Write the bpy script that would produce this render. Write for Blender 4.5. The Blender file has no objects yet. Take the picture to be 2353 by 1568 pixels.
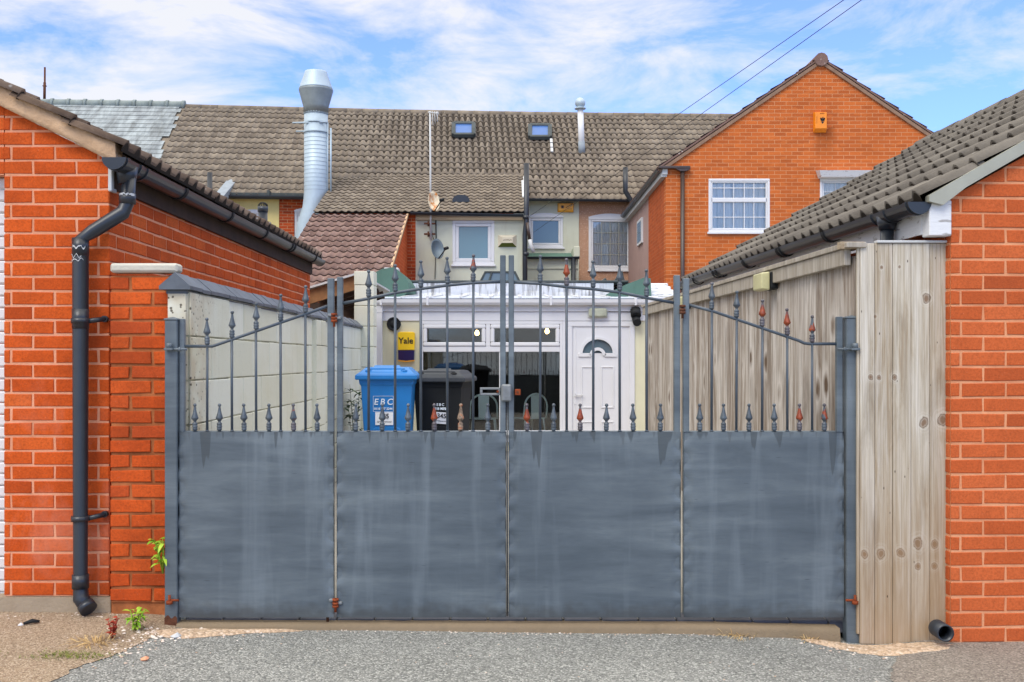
import bpy, math, random
from mathutils import Vector, Matrix, noise as mnoise
R = random.Random(7)
SC = bpy.context.scene
COL = SC.collection
rad = math.radians

# ---------------------------------------------------------------- camera
EYE = 1.40
cam = bpy.data.cameras.new('camera')
camo = bpy.data.objects.new('camera', cam)
COL.objects.link(camo)
camo.location = (0, 0, EYE)
camo.rotation_euler = (rad(90), 0, 0)
cam.sensor_width = 36
cam.lens = 36.0
cam.shift_x = 0.0023
cam.shift_y = 0.0187
cam.clip_start = 0.1
cam.clip_end = 1000
SC.camera = camo

# ---------------------------------------------------------------- sky and sun
SUN_EL, SUN_AZ = 48.0, 208.0          # degrees; azimuth clockwise from +Y (behind the camera, a little to the left)
W = bpy.data.worlds.new('World')
SC.world = W
W.use_nodes = True
wn = W.node_tree
wn.nodes.clear()
def wnode(t, **k):
    n = wn.nodes.new(t)
    for a, b in k.items(): setattr(n, a, b)
    return n
out = wnode('ShaderNodeOutputWorld')
bg = wnode('ShaderNodeBackground')
bg.inputs['Strength'].default_value = 0.15
sky = wnode('ShaderNodeTexSky', sky_type='NISHITA', sun_disc=False)
sky.sun_elevation = rad(SUN_EL)
sky.sun_rotation = rad(SUN_AZ)
sky.air_density = 1.0
sky.dust_density = 0.2
sky.ozone_density = 1.5
tc = wnode('ShaderNodeTexCoord')
mp = wnode('ShaderNodeMapping')
mp.inputs['Scale'].default_value = (2.6, 1.5, 7.0)
mp.inputs['Rotation'].default_value = (0, rad(7), 0)
wn.links.new(tc.outputs['Generated'], mp.inputs['Vector'])
n1 = wnode('ShaderNodeTexNoise')
n1.inputs['Scale'].default_value = 2.3
n1.inputs['Detail'].default_value = 9
n1.inputs['Roughness'].default_value = 0.62
n1.inputs['Distortion'].default_value = 0.35
wn.links.new(mp.outputs[0], n1.inputs['Vector'])
cr = wnode('ShaderNodeValToRGB')
cr.color_ramp.elements[0].position = 0.40
cr.color_ramp.elements[0].color = (0.12, 0.12, 0.12, 1)
cr.color_ramp.elements[1].position = 0.62
cr.color_ramp.elements[1].color = (0.92, 0.92, 0.92, 1)
# more cloud towards the left of the view
sx_ = wnode('ShaderNodeSeparateXYZ')
wn.links.new(tc.outputs['Generated'], sx_.inputs[0])
ml = wnode('ShaderNodeMath', operation='MULTIPLY_ADD')
ml.inputs[1].default_value = -0.16
wn.links.new(sx_.outputs[0], ml.inputs[0])
wn.links.new(n1.outputs['Fac'], ml.inputs[2])
wn.links.new(ml.outputs[0], cr.inputs['Fac'])
sat = wnode('ShaderNodeMix', data_type='RGBA', blend_type='MULTIPLY')
sat.inputs[0].default_value = 1.0
sat.inputs[7].default_value = (0.36, 0.51, 0.90, 1)
wn.links.new(sky.outputs[0], sat.inputs[6])
mx = wnode('ShaderNodeMix', data_type='RGBA')
wn.links.new(cr.outputs[0], mx.inputs[0])
wn.links.new(sat.outputs[2], mx.inputs[6])
mx.inputs[7].default_value = (2.85, 2.85, 2.85, 1)
# bright veil added overhead, out of view, to lift light on side walls
sp = wnode('ShaderNodeSeparateXYZ')
wn.links.new(tc.outputs['Generated'], sp.inputs[0])
mr = wnode('ShaderNodeMapRange', interpolation_type='SMOOTHSTEP')
mr.inputs['From Min'].default_value = 0.36
mr.inputs['From Max'].default_value = 0.75
mr.inputs['To Min'].default_value = 0.0
mr.inputs['To Max'].default_value = 0.92
wn.links.new(sp.outputs[2], mr.inputs['Value'])
fill_veil = wnode('ShaderNodeMix', data_type='RGBA')
wn.links.new(mx.outputs[2], fill_veil.inputs[6])
wn.links.new(mr.outputs[0], fill_veil.inputs[0])
fill_veil.inputs[7].default_value = (6.8, 6.5, 5.95, 1)
wn.links.new(fill_veil.outputs[2], bg.inputs['Color'])
wn.links.new(bg.outputs[0], out.inputs[0])

sl = bpy.data.lights.new('sun', 'SUN')
sl.energy = 0.75
sl.angle = rad(30)
sl.color = (1.0, 0.955, 0.89)
so = bpy.data.objects.new('sun', sl)
COL.objects.link(so)
so.location = (-5, -10, 20)
_a, _e = rad(SUN_AZ), rad(SUN_EL)
_d = Vector((math.sin(_a) * math.cos(_e), math.cos(_a) * math.cos(_e), math.sin(_e)))
so.rotation_euler = _d.to_track_quat('Z', 'Y').to_euler()

vs = SC.view_settings
SC.display_settings.display_device = 'sRGB'
vs.view_transform = 'Standard'
vs.look = 'None'
vs.exposure = 1.15
vs.gamma = 1.0
SC.cycles.use_denoising = True
SC.cycles.max_bounces = 8
SC.cycles.transparent_max_bounces = 12

# ---------------------------------------------------------------- helpers: measured points
FPX, CX, CY = 2353.0, 1171.0, 828.0
def PX(u, d): return (u - CX) * d / FPX              # lateral metres of a measured column at distance d
def PZ(v, d): return EYE + (CY - v) * d / FPX        # height above the lane
def V3(*a): return Vector(a)
def lerp(a, b, t): return a + (b - a) * t

# ---------------------------------------------------------------- helpers: mesh builder
class MB:
    def __init__(s):
        s.v = []; s.f = []; s.m = []; s.t = []; s.s = []
    def add(s, vs_, fs_, mi=0, tone=0.5, smooth=False):
        o = len(s.v)
        s.v.extend(Vector(p) for p in vs_)
        for f in fs_:
            s.f.append(tuple(i + o for i in f)); s.m.append(mi); s.t.append(tone); s.s.append(smooth)
    def box(s, a, b, mi=0, tone=0.5):
        x0, y0, z0 = a; x1, y1, z1 = b
        if x0 > x1: x0, x1 = x1, x0
        if y0 > y1: y0, y1 = y1, y0
        if z0 > z1: z0, z1 = z1, z0
        s.add([(x0,y0,z0),(x1,y0,z0),(x1,y1,z0),(x0,y1,z0),(x0,y0,z1),(x1,y0,z1),(x1,y1,z1),(x0,y1,z1)],
              [(0,3,2,1),(4,5,6,7),(0,1,5,4),(1,2,6,5),(2,3,7,6),(3,0,4,7)], mi, tone)
    def cbox(s, a, b, c=0.004, mi=0, tone=0.5):
        """box with its edges cut by c"""
        x0, y0, z0 = a; x1, y1, z1 = b
        if x0 > x1: x0, x1 = x1, x0
        if y0 > y1: y0, y1 = y1, y0
        if z0 > z1: z0, z1 = z1, z0
        c = min(c, .3*(x1-x0), .3*(y1-y0), .3*(z1-z0))
        vs_ = []; idx = {}
        for ix, x in ((0, x0), (1, x1)):
            for iy, y in ((0, y0), (1, y1)):
                for iz, z in ((0, z0), (1, z1)):
                    sx = c if ix == 0 else -c; sy = c if iy == 0 else -c; sz = c if iz == 0 else -c
                    for k, p in enumerate(((x, y+sy, z+sz), (x+sx, y, z+sz), (x+sx, y+sy, z))):
                        idx[(ix, iy, iz, k)] = len(vs_); vs_.append(p)
        I = lambda a_, b_, c_, k: idx[(a_, b_, c_, k)]
        fs_ = []
        for q in (0, 1):
            fs_.append([I(q,0,0,0), I(q,1,0,0), I(q,1,1,0), I(q,0,1,0)])
            fs_.append([I(0,q,0,1), I(1,q,0,1), I(1,q,1,1), I(0,q,1,1)])
            fs_.append([I(0,0,q,2), I(1,0,q,2), I(1,1,q,2), I(0,1,q,2)])
        for a_ in (0, 1):
            for b_ in (0, 1):
                fs_.append([I(0,a_,b_,1), I(1,a_,b_,1), I(1,a_,b_,2), I(0,a_,b_,2)])
                fs_.append([I(a_,0,b_,0), I(a_,1,b_,0), I(a_,1,b_,2), I(a_,0,b_,2)])
                fs_.append([I(a_,b_,0,0), I(a_,b_,1,0), I(a_,b_,1,1), I(a_,b_,0,1)])
        for a_ in (0, 1):
            for b_ in (0, 1):
                for c_ in (0, 1):
                    fs_.append([I(a_,b_,c_,0), I(a_,b_,c_,1), I(a_,b_,c_,2)])
        ctr = Vector(((x0+x1)/2, (y0+y1)/2, (z0+z1)/2))
        out_ = []
        for f in fs_:
            p = [Vector(vs_[i]) for i in f]
            n = (p[1]-p[0]).cross(p[2]-p[0]); m_ = sum(p, Vector())/len(p) - ctr
            out_.append(tuple(f) if n.dot(m_) > 0 else tuple(reversed(f)))
        s.add(vs_, out_, mi, tone)
    def prism(s, poly, ext, mi=0, tone=0.5, cap=True):
        """poly: list of 3-D points (planar), swept by the vector ext"""
        poly = [Vector(p) for p in poly]; ext = Vector(ext); n = len(poly)
        nn = Vector()
        for i in range(n):
            a, b = poly[i], poly[(i+1) % n]
            nn += a.cross(b)
        if nn.dot(ext) > 0: poly = poly[::-1]
        vs_ = poly + [p + ext for p in poly]
        fs_ = [(i, (i+n-0) if False else i+n, (i+1) % n + n, (i+1) % n) for i in range(n)]
        if cap: fs_ += [tuple(range(n)), tuple(range(2*n-1, n-1, -1))]
        s.add(vs_, fs_, mi, tone)
    def tube(s, pts, r, seg=12, mi=0, tone=0.5, cap=True, r2=None):
        pts = [Vector(p) for p in pts]; n = len(pts)
        rs = r if isinstance(r, (list, tuple)) else [r]*n
        vs_ = []; up = None
        for i, p in enumerate(pts):
            a = pts[max(i-1, 0)]; b = pts[min(i+1, n-1)]
            t = (b-a).normalized()
            if up is None:
                up = Vector((0,0,1)) if abs(t.z) < .9 else Vector((0,1,0))
            e1 = t.cross(up)
            if e1.length < 1e-6: e1 = t.orthogonal()
            e1.normalize(); e2 = e1.cross(t).normalized(); up = e2
            k = 1.0
            if 0 < i < n-1:
                c = (pts[i]-pts[i-1]).normalized().dot((pts[i+1]-pts[i]).normalized())
                k = 1/max(math.sqrt(max((1+c)/2, .25)), .5)
            for j in range(seg):
                an = 2*math.pi*j/seg
                vs_.append(p + (e1*math.cos(an) + e2*math.sin(an)) * rs[i] * (k if k < 1.2 else 1.1))
        fs_ = []
        for i in range(n-1):
            for j in range(seg):
                fs_.append((i*seg+j, i*seg+(j+1) % seg, (i+1)*seg+(j+1) % seg, (i+1)*seg+j))
        s.add(vs_, fs_, mi, tone, True)
        if cap:
            o = len(s.v) - len(vs_)
            for f in (tuple(range(seg-1, -1, -1)), tuple(range((n-1)*seg, n*seg))):
                s.f.append(tuple(i+o for i in f)); s.m.append(mi); s.t.append(tone); s.s.append(False)
    def bar(s, a, b, w, h, mi=0, tone=0.5, up=(0,0,1)):
        """rectangular bar from a to b, w across, h along up"""
        a, b = Vector(a), Vector(b); t = (b-a).normalized(); up = Vector(up)
        e1 = t.cross(up)
        if e1.length < 1e-5: e1 = t.orthogonal()
        e1.normalize(); e2 = e1.cross(t).normalized()
        q = [e1*w/2+e2*h/2, -e1*w/2+e2*h/2, -e1*w/2-e2*h/2, e1*w/2-e2*h/2]
        s.add([a+k for k in q]+[b+k for k in q], [(0,1,2,3),(7,6,5,4),(0,4,5,1),(1,5,6,2),(2,6,7,3),(3,7,4,0)], mi, tone)
    def lathe(s, prof, c, seg=16, mi=0, tone=0.5, smooth=True, sq=None):
        """prof: (radius, z) pairs, around the vertical through c; sq = set of rows drawn four-sided"""
        c = Vector(c); vs_ = []; n = len(prof)
        for i, (r, z) in enumerate(prof):
            for j in range(seg):
                an = 2*math.pi*(j+.5)/seg
                k = 1.0
                if sq and i in sq:
                    k = 1/max(abs(math.cos(an+math.pi/4)), abs(math.sin(an+math.pi/4)))*.86
                vs_.append(c + Vector((r*k*math.cos(an), r*k*math.sin(an), z)))
        fs_ = []
        for i in range(n-1):
            for j in range(seg):
                fs_.append((i*seg+j, i*seg+(j+1) % seg, (i+1)*seg+(j+1) % seg, (i+1)*seg+j))
        fs_.append(tuple(range(seg-1, -1, -1))); fs_.append(tuple(range((n-1)*seg, n*seg)))
        s.add(vs_, fs_, mi, tone, smooth)
    def grid(s, fn, nu, nv, mi=0, tone=0.5, smooth=True):
        vs_ = [fn(i/nu, j/nv) for j in range(nv+1) for i in range(nu+1)]
        fs_ = [(j*(nu+1)+i, j*(nu+1)+i+1, (j+1)*(nu+1)+i+1, (j+1)*(nu+1)+i) for j in range(nv) for i in range(nu)]
        s.add(vs_, fs_, mi, tone, smooth)
    def quad(s, a, b, c, d, mi=0, tone=0.5): s.add([a, b, c, d], [(0,1,2,3)], mi, tone)
    def build(s, name, mats, parent=None, origin=None, bevel=0, **props):
        """world-space geometry -> one object; parent frames are undone here"""
        if not isinstance(mats, (list, tuple)): mats = [mats]
        inv = WM[parent.name].inverted() if parent else Matrix()
        og = inv @ Vector(origin) if origin is not None else Vector()
        me = bpy.data.meshes.new(name)
        if props.pop('local', 0):
            vv = [v - og for v in s.v]
        else:
            vv = [(inv @ v) - og for v in s.v]
        me.from_pydata(vv, [], s.f)
        for m in mats: me.materials.append(m)
        me.polygons.foreach_set('material_index', s.m)
        me.polygons.foreach_set('use_smooth', s.s)
        at = me.attributes.new('tone', 'FLOAT', 'FACE')
        at.data.foreach_set('value', s.t)
        me.update()
        o = bpy.data.objects.new(name, me)
        COL.objects.link(o)
        o.location = og
        if parent: o.parent = parent
        WM[o.name] = (WM[parent.name] if parent else Matrix()) @ Matrix.Translation(og)
        if bevel:
            b = o.modifiers.new('bevel', 'BEVEL'); b.width = bevel; b.segments = 2; b.limit_method = 'ANGLE'; b.angle_limit = rad(40)
        for k, v_ in props.items(): o[k] = v_
        return o
WM = {}
def thing(name, label, cat, loc=(0,0,0), group=None, rotz=0):
    o = bpy.data.objects.new(name, None)
    COL.objects.link(o)
    o.empty_display_size = .2
    o.location = loc; o.rotation_euler = (0, 0, rotz)
    WM[o.name] = Matrix.Translation(Vector(loc)) @ Matrix.Rotation(rotz, 4, 'Z')
    o['label'] = label; o['category'] = cat
    if group: o['group'] = group
    return o
def tag(o, label, cat, group=None):
    o['label'] = label; o['category'] = cat
    if group: o['group'] = group
    return o
def frame_at(o):                     # transform of a thing, for parts worked out in its own axes
    return WM[o.name]
def moved(mb, M):
    mb.v = [M @ v for v in mb.v]
    return mb

# ---------------------------------------------------------------- helpers: materials
def lin(c):
    c = c/255.0
    return c/12.92 if c <= .04045 else ((c+.055)/1.055)**2.4
def rgb(r, g, b, k=1.0): return (min(lin(r)*k, 1), min(lin(g)*k, 1), min(lin(b)*k, 1), 1)
class NT:
    def __init__(s, name):
        s.m = bpy.data.materials.new(name); s.m.use_nodes = True
        s.t = s.m.node_tree; s.b = s.t.nodes['Principled BSDF']; s.o = s.t.nodes['Material Output']
    def n(s, t, **k):
        q = s.t.nodes.new(t)
        for a, b in k.items(): setattr(q, a, b)
        return q
    def l(s, a, b): s.t.links.new(a, b)
    def put(s, sock, v):
        if isinstance(v, (int, float)):
            sock.default_value = v if not hasattr(sock.default_value, '__len__') else (v, v, v, 1)[:len(sock.default_value)]
        elif isinstance(v, (tuple, list)): sock.default_value = v if len(v) == len(sock.default_value) else tuple(v)[:len(sock.default_value)]
        else: s.l(v, sock)
    def pos(s, scale=(1,1,1), rot=(0,0,0), loc=(0,0,0)):
        g = s.n('ShaderNodeNewGeometry'); mp_ = s.n('ShaderNodeMapping')
        mp_.inputs['Scale'].default_value = scale; mp_.inputs['Rotation'].default_value = rot; mp_.inputs['Location'].default_value = loc
        s.l(g.outputs['Position'], mp_.inputs['Vector']); return mp_.outputs[0]
    def objc(s, scale=(1,1,1), rot=(0,0,0)):
        g = s.n('ShaderNodeTexCoord'); mp_ = s.n('ShaderNodeMapping')
        mp_.inputs['Scale'].default_value = scale; mp_.inputs['Rotation'].default_value = rot
        s.l(g.outputs['Object'], mp_.inputs['Vector']); return mp_.outputs[0]
    def noise(s, vec, sc=5, det=4, ro=.5, dist=0, w=None):
        q = s.n('ShaderNodeTexNoise'); q.inputs['Scale'].default_value = sc; q.inputs['Detail'].default_value = det
        q.inputs['Roughness'].default_value = ro; q.inputs['Distortion'].default_value = dist
        if vec is not None: s.l(vec, q.inputs['Vector'])
        return q.outputs['Fac']
    def vor(s, vec, sc=20, feat='F1', out_='Distance', rnd=1.0):
        q = s.n('ShaderNodeTexVoronoi', feature=feat); q.inputs['Scale'].default_value = sc
        q.inputs['Randomness'].default_value = rnd
        s.l(vec, q.inputs['Vector']); return q.outputs[out_]
    def ramp(s, f, stops, interp='LINEAR'):
        q = s.n('ShaderNodeValToRGB'); e = q.color_ramp.elements; q.color_ramp.interpolation = interp
        while len(e) < len(stops): e.new(.5)
        for i, (p, c) in enumerate(stops):
            e[i].position = p
            e[i].color = c if isinstance(c, (tuple, list)) else (c, c, c, 1)
        s.put(q.inputs['Fac'], f); return q.outputs['Color']
    def mix(s, f, a, b, mode='MIX'):
        q = s.n('ShaderNodeMix', data_type='RGBA', blend_type=mode)
        s.put(q.inputs[0], f); s.put(q.inputs[6], a); s.put(q.inputs[7], b); return q.outputs[2]
    def math(s, op, a, b=0.0, clamp=False):
        q = s.n('ShaderNodeMath', operation=op); q.use_clamp = clamp
        s.put(q.inputs[0], a); s.put(q.inputs[1], b); return q.outputs[0]
    def sep(s, vec):
        q = s.n('ShaderNodeSeparateXYZ'); s.l(vec, q.inputs[0]); return q.outputs
    def comb(s, x, y, z):
        q = s.n('ShaderNodeCombineXYZ'); s.put(q.inputs[0], x); s.put(q.inputs[1], y); s.put(q.inputs[2], z); return q.outputs[0]
    def tone(s): return s.n('ShaderNodeAttribute', attribute_name='tone').outputs['Fac']
    def bump(s, h, st=.3, dist=.01):
        q = s.n('ShaderNodeBump'); q.inputs['Strength'].default_value = st; q.inputs['Distance'].default_value = dist
        s.l(h, q.inputs['Height']); s.l(q.outputs[0], s.b.inputs['Normal'])
    def col(s, c): s.put(s.b.inputs['Base Color'], c)
    def rough(s, r): s.put(s.b.inputs['Roughness'], r)
    def spec(s, v): s.b.inputs['Specular IOR Level'].default_value = v
    def metal(s, v): s.b.inputs['Metallic'].default_value = v
def simple(name, c, rough=.6, metal=0, spec=.4, var=.12, sc=6, bump=0, bsc=60):
    t = NT(name)
    f = t.noise(t.pos(), sc, 5, .6)
    k0, k1 = 1-var, 1+var
    t.col(t.ramp(f, [(.3, tuple(min(x*k0,1) for x in c[:3])+(1,)), (.7, tuple(min(x*k1,1) for x in c[:3])+(1,))]))
    t.rough(rough); t.metal(metal); t.spec(spec)
    if bump: t.bump(t.noise(t.pos(), bsc, 4, .6), bump, .005)
    return t.m
# ---------------------------------------------------------------- materials
def brick_mat(name, shades, bloom=None, bloom_rng=(.52, .68), stain=.35):
    t = NT(name)
    p = t.pos()
    c = t.ramp(t.tone(), [(i/(len(shades)-1), s) for i, s in enumerate(shades)])
    f = t.noise(p, 3.2, 8, .72)
    c = t.mix(t.math('MULTIPLY', t.ramp(f, [(.44, 0.0), (.7, 1.0)]), stain*1.5), c, tuple(x*.55 for x in shades[0][:3])+(1,))
    fine = t.noise(p, 90, 5, .7)
    c = t.mix(t.ramp(fine, [(.32, .5), (.56, 0.0)]), c, tuple(x*.6 for x in shades[0][:3])+(1,))
    c = t.mix(t.ramp(t.noise(p, 160, 3, .6), [(.66, 0.0), (.76, .35)]), c, (.75, .5, .36, 1))
    if bloom:
        sx = t.sep(p)
        zz = t.ramp(t.math('MULTIPLY', sx[2], .5), [(.10, 0.0), (.2, 1.0), (.5, .7), (.78, 0.0)])
        bb = t.math('MULTIPLY', t.ramp(t.noise(t.pos((1.2, 1.2, .8)), 2.6, 5, .6, .6), [(bloom_rng[0], 0.0), (bloom_rng[1], .62)]), zz)
        c = t.mix(bb, c, bloom)
    t.col(c); t.rough(.86); t.spec(.2)
    h = t.math('ADD', t.noise(p, 55, 6, .7), t.math('MULTIPLY', t.noise(p, 260, 3, .6), .5))
    t.bump(h, .45, .006)
    return t.m
def mortar_mat(name, c, c2):
    t = NT(name); p = t.pos()
    t.col(t.ramp(t.noise(p, 5, 6, .65), [(.3, c2), (.62, c)]))
    t.rough(.95); t.spec(.1); t.bump(t.noise(p, 120, 5, .7), .6, .006)
    return t.m
M = {}
M['brick_left'] = brick_mat('red_brick', [rgb(174,70,26), rgb(202,84,30), rgb(214,93,34), rgb(220,106,48)], bloom=rgb(206,128,102), stain=.34)
M['mortar_left'] = mortar_mat('pink_mortar', rgb(232,168,134), rgb(206,140,106))
M['brick_pier'] = brick_mat('pier_brick', [rgb(172,72,32), rgb(204,84,32), rgb(218,96,38), rgb(194,82,40)], stain=.4)
M['mortar_pier'] = mortar_mat('dark_mortar', rgb(190,118,74), rgb(112,66,40))
M['brick_right'] = brick_mat('orange_brick', [rgb(178,84,44), rgb(197,95,49), rgb(207,104,56), rgb(216,116,68)], stain=.22)
M['mortar_right'] = mortar_mat('sand_mortar', rgb(228,164,122), rgb(206,136,98))

def far_brick(name, shades, mort, axis='x', stain=None, bw=.225, bh=.075):
    t = NT(name)
    s_ = t.sep(t.pos())
    v = t.comb(s_[0] if axis == 'x' else s_[1], s_[2], 0.0)
    q = t.n('ShaderNodeTexBrick'); t.l(v, q.inputs['Vector'])
    q.offset = .5; q.squash = 1
    q.inputs['Scale'].default_value = 1; q.inputs['Brick Width'].default_value = bw; q.inputs['Row Height'].default_value = bh
    q.inputs['Mortar Size'].default_value = .006; q.inputs['Mortar Smooth'].default_value = .3; q.inputs['Bias'].default_value = -.1
    q.inputs['Color1'].default_value = shades[0]; q.inputs['Color2'].default_value = shades[1]; q.inputs['Mortar'].default_value = mort
    c = t.mix(t.math('MULTIPLY', t.ramp(t.noise(t.pos(), 1.1, 6, .65, .4), [(.45, 0.0), (.72, 1.0)]), .45), q.outputs['Color'], tuple(x*.62 for x in shades[0][:3])+(1,))
    c = t.mix(t.ramp(t.noise(t.pos((4.4, 4.4, 13.3)), 1.0, 0, .5), [(.62, 0.0), (.66, .35)]), c, shades[2])
    if stain:                                            # darker patch fading out below a box or sill: x0, x1, z top, length
        for (x0, x1, zt, ln, k) in stain:
            wob = t.math('MULTIPLY', t.noise(t.pos((6, 1, 1.2)), 1.5, 4), .35)
            a = t.math('MULTIPLY', t.ramp(t.math('DIVIDE', t.math('ABSOLUTE', t.math('SUBTRACT', s_[0], (x0+x1)/2)), (x1-x0)/2+.12), [(.45, 1.0), (1.0, 0.0)]),
                       t.ramp(t.math('ADD', t.math('DIVIDE', t.math('SUBTRACT', zt, s_[2]), ln), wob), [(.0, 0.0), (.03, 1.0), (.9, 0.0)]))
            c = t.mix(t.math('MULTIPLY', a, k), c, tuple(x*.35 for x in shades[0][:3])+(1,))
    t.col(c); t.rough(.88); t.spec(.15)
    t.bump(t.math('SUBTRACT', t.noise(t.pos(), 40, 4, .6), t.math('MULTIPLY', q.outputs['Fac'], 1.2)), .35, .006)
    return t.m
M['far_orange'] = far_brick('gable_brick', [rgb(200,106,52), rgb(172,89,46), rgb(212,118,58)], rgb(206,146,104), 'x',
                            [(6.02, 6.28, 5.82, .75, .75), (3.9, 5.1, 3.87, .4, .35), (6.1, 7.1, 3.9, .5, .3)])
M['far_orange_side'] = far_brick('gable_side_brick', [rgb(184,88,46), rgb(164,78,42), rgb(194,98,52)], rgb(176,110,74), 'y')
M['far_red'] = far_brick('old_red_brick', [rgb(190,80,40), rgb(140,58,36), rgb(206,100,50)], rgb(196,158,120), 'x')
M['far_red_side'] = far_brick('old_red_side_brick', [rgb(206,92,48), rgb(190,80,40), rgb(214,108,60)], rgb(206,128,84), 'y')

def tile_mat(name, dark, mid, light, speck=.35, lichen=(0.62,.6,.55,1), streak=True):
    t = NT(name); p = t.pos()
    c = t.ramp(t.tone(), [(0, dark), (.5, mid), (1, light)])
    f = t.noise(p, 2.2, 6, .7)
    c = t.mix(t.ramp(f, [(.35, .55), (.6, 0.0)]), c, tuple(x*.62 for x in dark[:3])+(1,))
    c = t.mix(t.ramp(t.noise(p, 22, 5, .7), [(.5, 0.0), (.8, .5)]), c, light)
    sp = t.vor(p, 9.0)
    c = t.mix(t.math('MULTIPLY', t.ramp(t.math('ADD', sp, t.math('MULTIPLY', t.noise(p, 30, 3), .3)), [(.2, 1.0), (.27, 0.0)]), speck), c, lichen)
    t.col(c); t.rough(.82); t.spec(.25); t.bump(t.noise(p, 70, 5, .7), .4, .008)
    return t.m
M['tile_main'] = tile_mat('brown_grey_tile', rgb(116,105,92), rgb(132,120,105), rgb(146,134,118), .7)
M['tile_brown'] = tile_mat('red_brown_tile', rgb(112,88,80), rgb(128,102,93), rgb(146,120,110), .9, (.8,.76,.7,1))
M['tile_left'] = tile_mat('mossy_tile', rgb(98,80,66), rgb(122,102,86), rgb(146,126,108), .6)
M['tile_right'] = tile_mat('grey_tile', rgb(104,98,91), rgb(118,112,104), rgb(134,128,119), .15)
M['tile_dark'] = simple('underside_and_hollow_shade', rgb(58,52,46), .95, spec=.1)  # roof underside, and painted shade in the hollows below tile edges
def slate():
    t = NT('grey_slate'); s_ = t.sep(t.pos())
    q = t.n('ShaderNodeTexBrick'); t.l(t.comb(s_[0], s_[2], 0.0), q.inputs['Vector'])
    q.inputs['Scale'].default_value = 1; q.inputs['Brick Width'].default_value = .3; q.inputs['Row Height'].default_value = .13
    q.inputs['Mortar Size'].default_value = .004
    q.inputs['Color1'].default_value = rgb(132,138,141); q.inputs['Color2'].default_value = rgb(116,123,127); q.inputs['Mortar'].default_value = rgb(90,98,102)
    c = t.mix(t.ramp(t.noise(t.pos((3.2, 1, .35), (0, 0, 0)), 1.6, 5, .6, .4), [(.4, 0.0), (.66, .6)]), q.outputs['Color'], rgb(178,188,190))
    c = t.mix(t.ramp(t.noise(t.pos((4.0, 1, .25), (0, 0, 0), (3, 0, 0)), 1.3, 5, .6, .4), [(.52, 0.0), (.7, .7)]), c, rgb(96,100,100))
    t.col(c); t.rough(.7); t.spec(.35); t.bump(q.outputs['Fac'], .4, .01); return t.m
M['slate'] = slate()

def gate_paint(name, panel=True):
    t = NT(name); p = t.pos()
    base = rgb(92,102,109); dark = rgb(75,85,92); pale = rgb(111,121,126)
    f = t.noise(t.pos((1.0, 1, 7)), 1.5, 8, .66, .3)
    c = t.ramp(f, [(.3, dark), (.5, base), (.7, pale)])
    f2 = t.noise(t.pos((5.5, 1, .45)), 1.7, 4, .55, .2)
    c = t.mix(t.ramp(f2, [(.5, 0.0), (.74, .7)]), c, rgb(127,138,145))
    c = t.mix(t.ramp(t.noise(t.pos((1.2, 1, 1.2)), 1.5, 4, .6), [(.4, .35), (.62, 0.0)]), c, rgb(66,76,85))
    c = t.mix(t.ramp(t.noise(t.pos((6, 1, 60)), 2.5, 4, .6), [(.6, 0.0), (.8, .35)]), c, rgb(58,66,73))
    if panel:
        s_ = t.sep(p)
        # drips that hang from the top edge: their length follows a ragged profile along the gate
        prof = t.noise(t.comb(t.math('MULTIPLY', s_[0], 11.0), 3.0, 0.0), 1.0, 2, .6)
        ln = t.ramp(prof, [(.54, 0.0), (.82, .46)])
        dz = t.math('SUBTRACT', 1.046, s_[2])
        k = t.ramp(t.math('SUBTRACT', t.math('ADD', ln, t.math('MULTIPLY', t.noise(t.pos((30, 1, 30)), 1, 3), .02)), dz), [(.012, 0.0), (.03, .62)])
        c = t.mix(k, c, rgb(60,66,69))
        prof2 = t.noise(t.comb(t.math('MULTIPLY', s_[0], 26.0), 9.0, 0.0), 1.0, 2, .5)
        k2 = t.ramp(t.math('SUBTRACT', t.ramp(prof2, [(.5, 0.0), (.85, .14)]), dz), [(.0, 0.0), (.02, .5)])
        c = t.mix(k2, c, rgb(78,82,84))
        # dirt along the bottom edge
        k3 = t.ramp(t.math('SUBTRACT', t.math('ADD', s_[2], t.math('MULTIPLY', t.noise(t.pos((9, 1, 9)), 1.6, 4), -.13)), .075), [(.0, .55), (.06, 0.0)])
        c = t.mix(k3, c, rgb(60,60,58))
        # scuffs
        for (rot_, s0_, sd_) in ((.5, 2.6, 0.0), (-.7, 3.1, 5.0), (1.2, 2.2, 9.0)):
            sc = t.vor(t.pos((s0_, 0, s0_*9), (0, rot_, 0), (sd_, 0, sd_)), 1.0)
            c = t.mix(t.ramp(t.math('ADD', sc, t.math('MULTIPLY', t.noise(t.pos((20, 1, 20)), 2, 3), .06)), [(.05, .6), (.075, 0.0)]), c, rgb(48,55,62))
    t.col(c); t.rough(t.ramp(f, [(.3, .5), (.7, .36)])); t.spec(.45)
    t.bump(t.math('ADD', t.math('MULTIPLY', t.noise(t.pos((1, 1, 1.4)), 1.6, 3, .5), .5), t.math('MULTIPLY', t.noise(t.pos((5, 1, 70)), 3, 4), .05)), .16, .02)
    return t.m
M['gate'] = gate_paint('gate_paint')
M['gate_bar'] = simple('bar_paint', rgb(70,80,90), .42, spec=.5, var=.18, sc=14)
M['post'] = gate_paint('post_paint', False)
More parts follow.
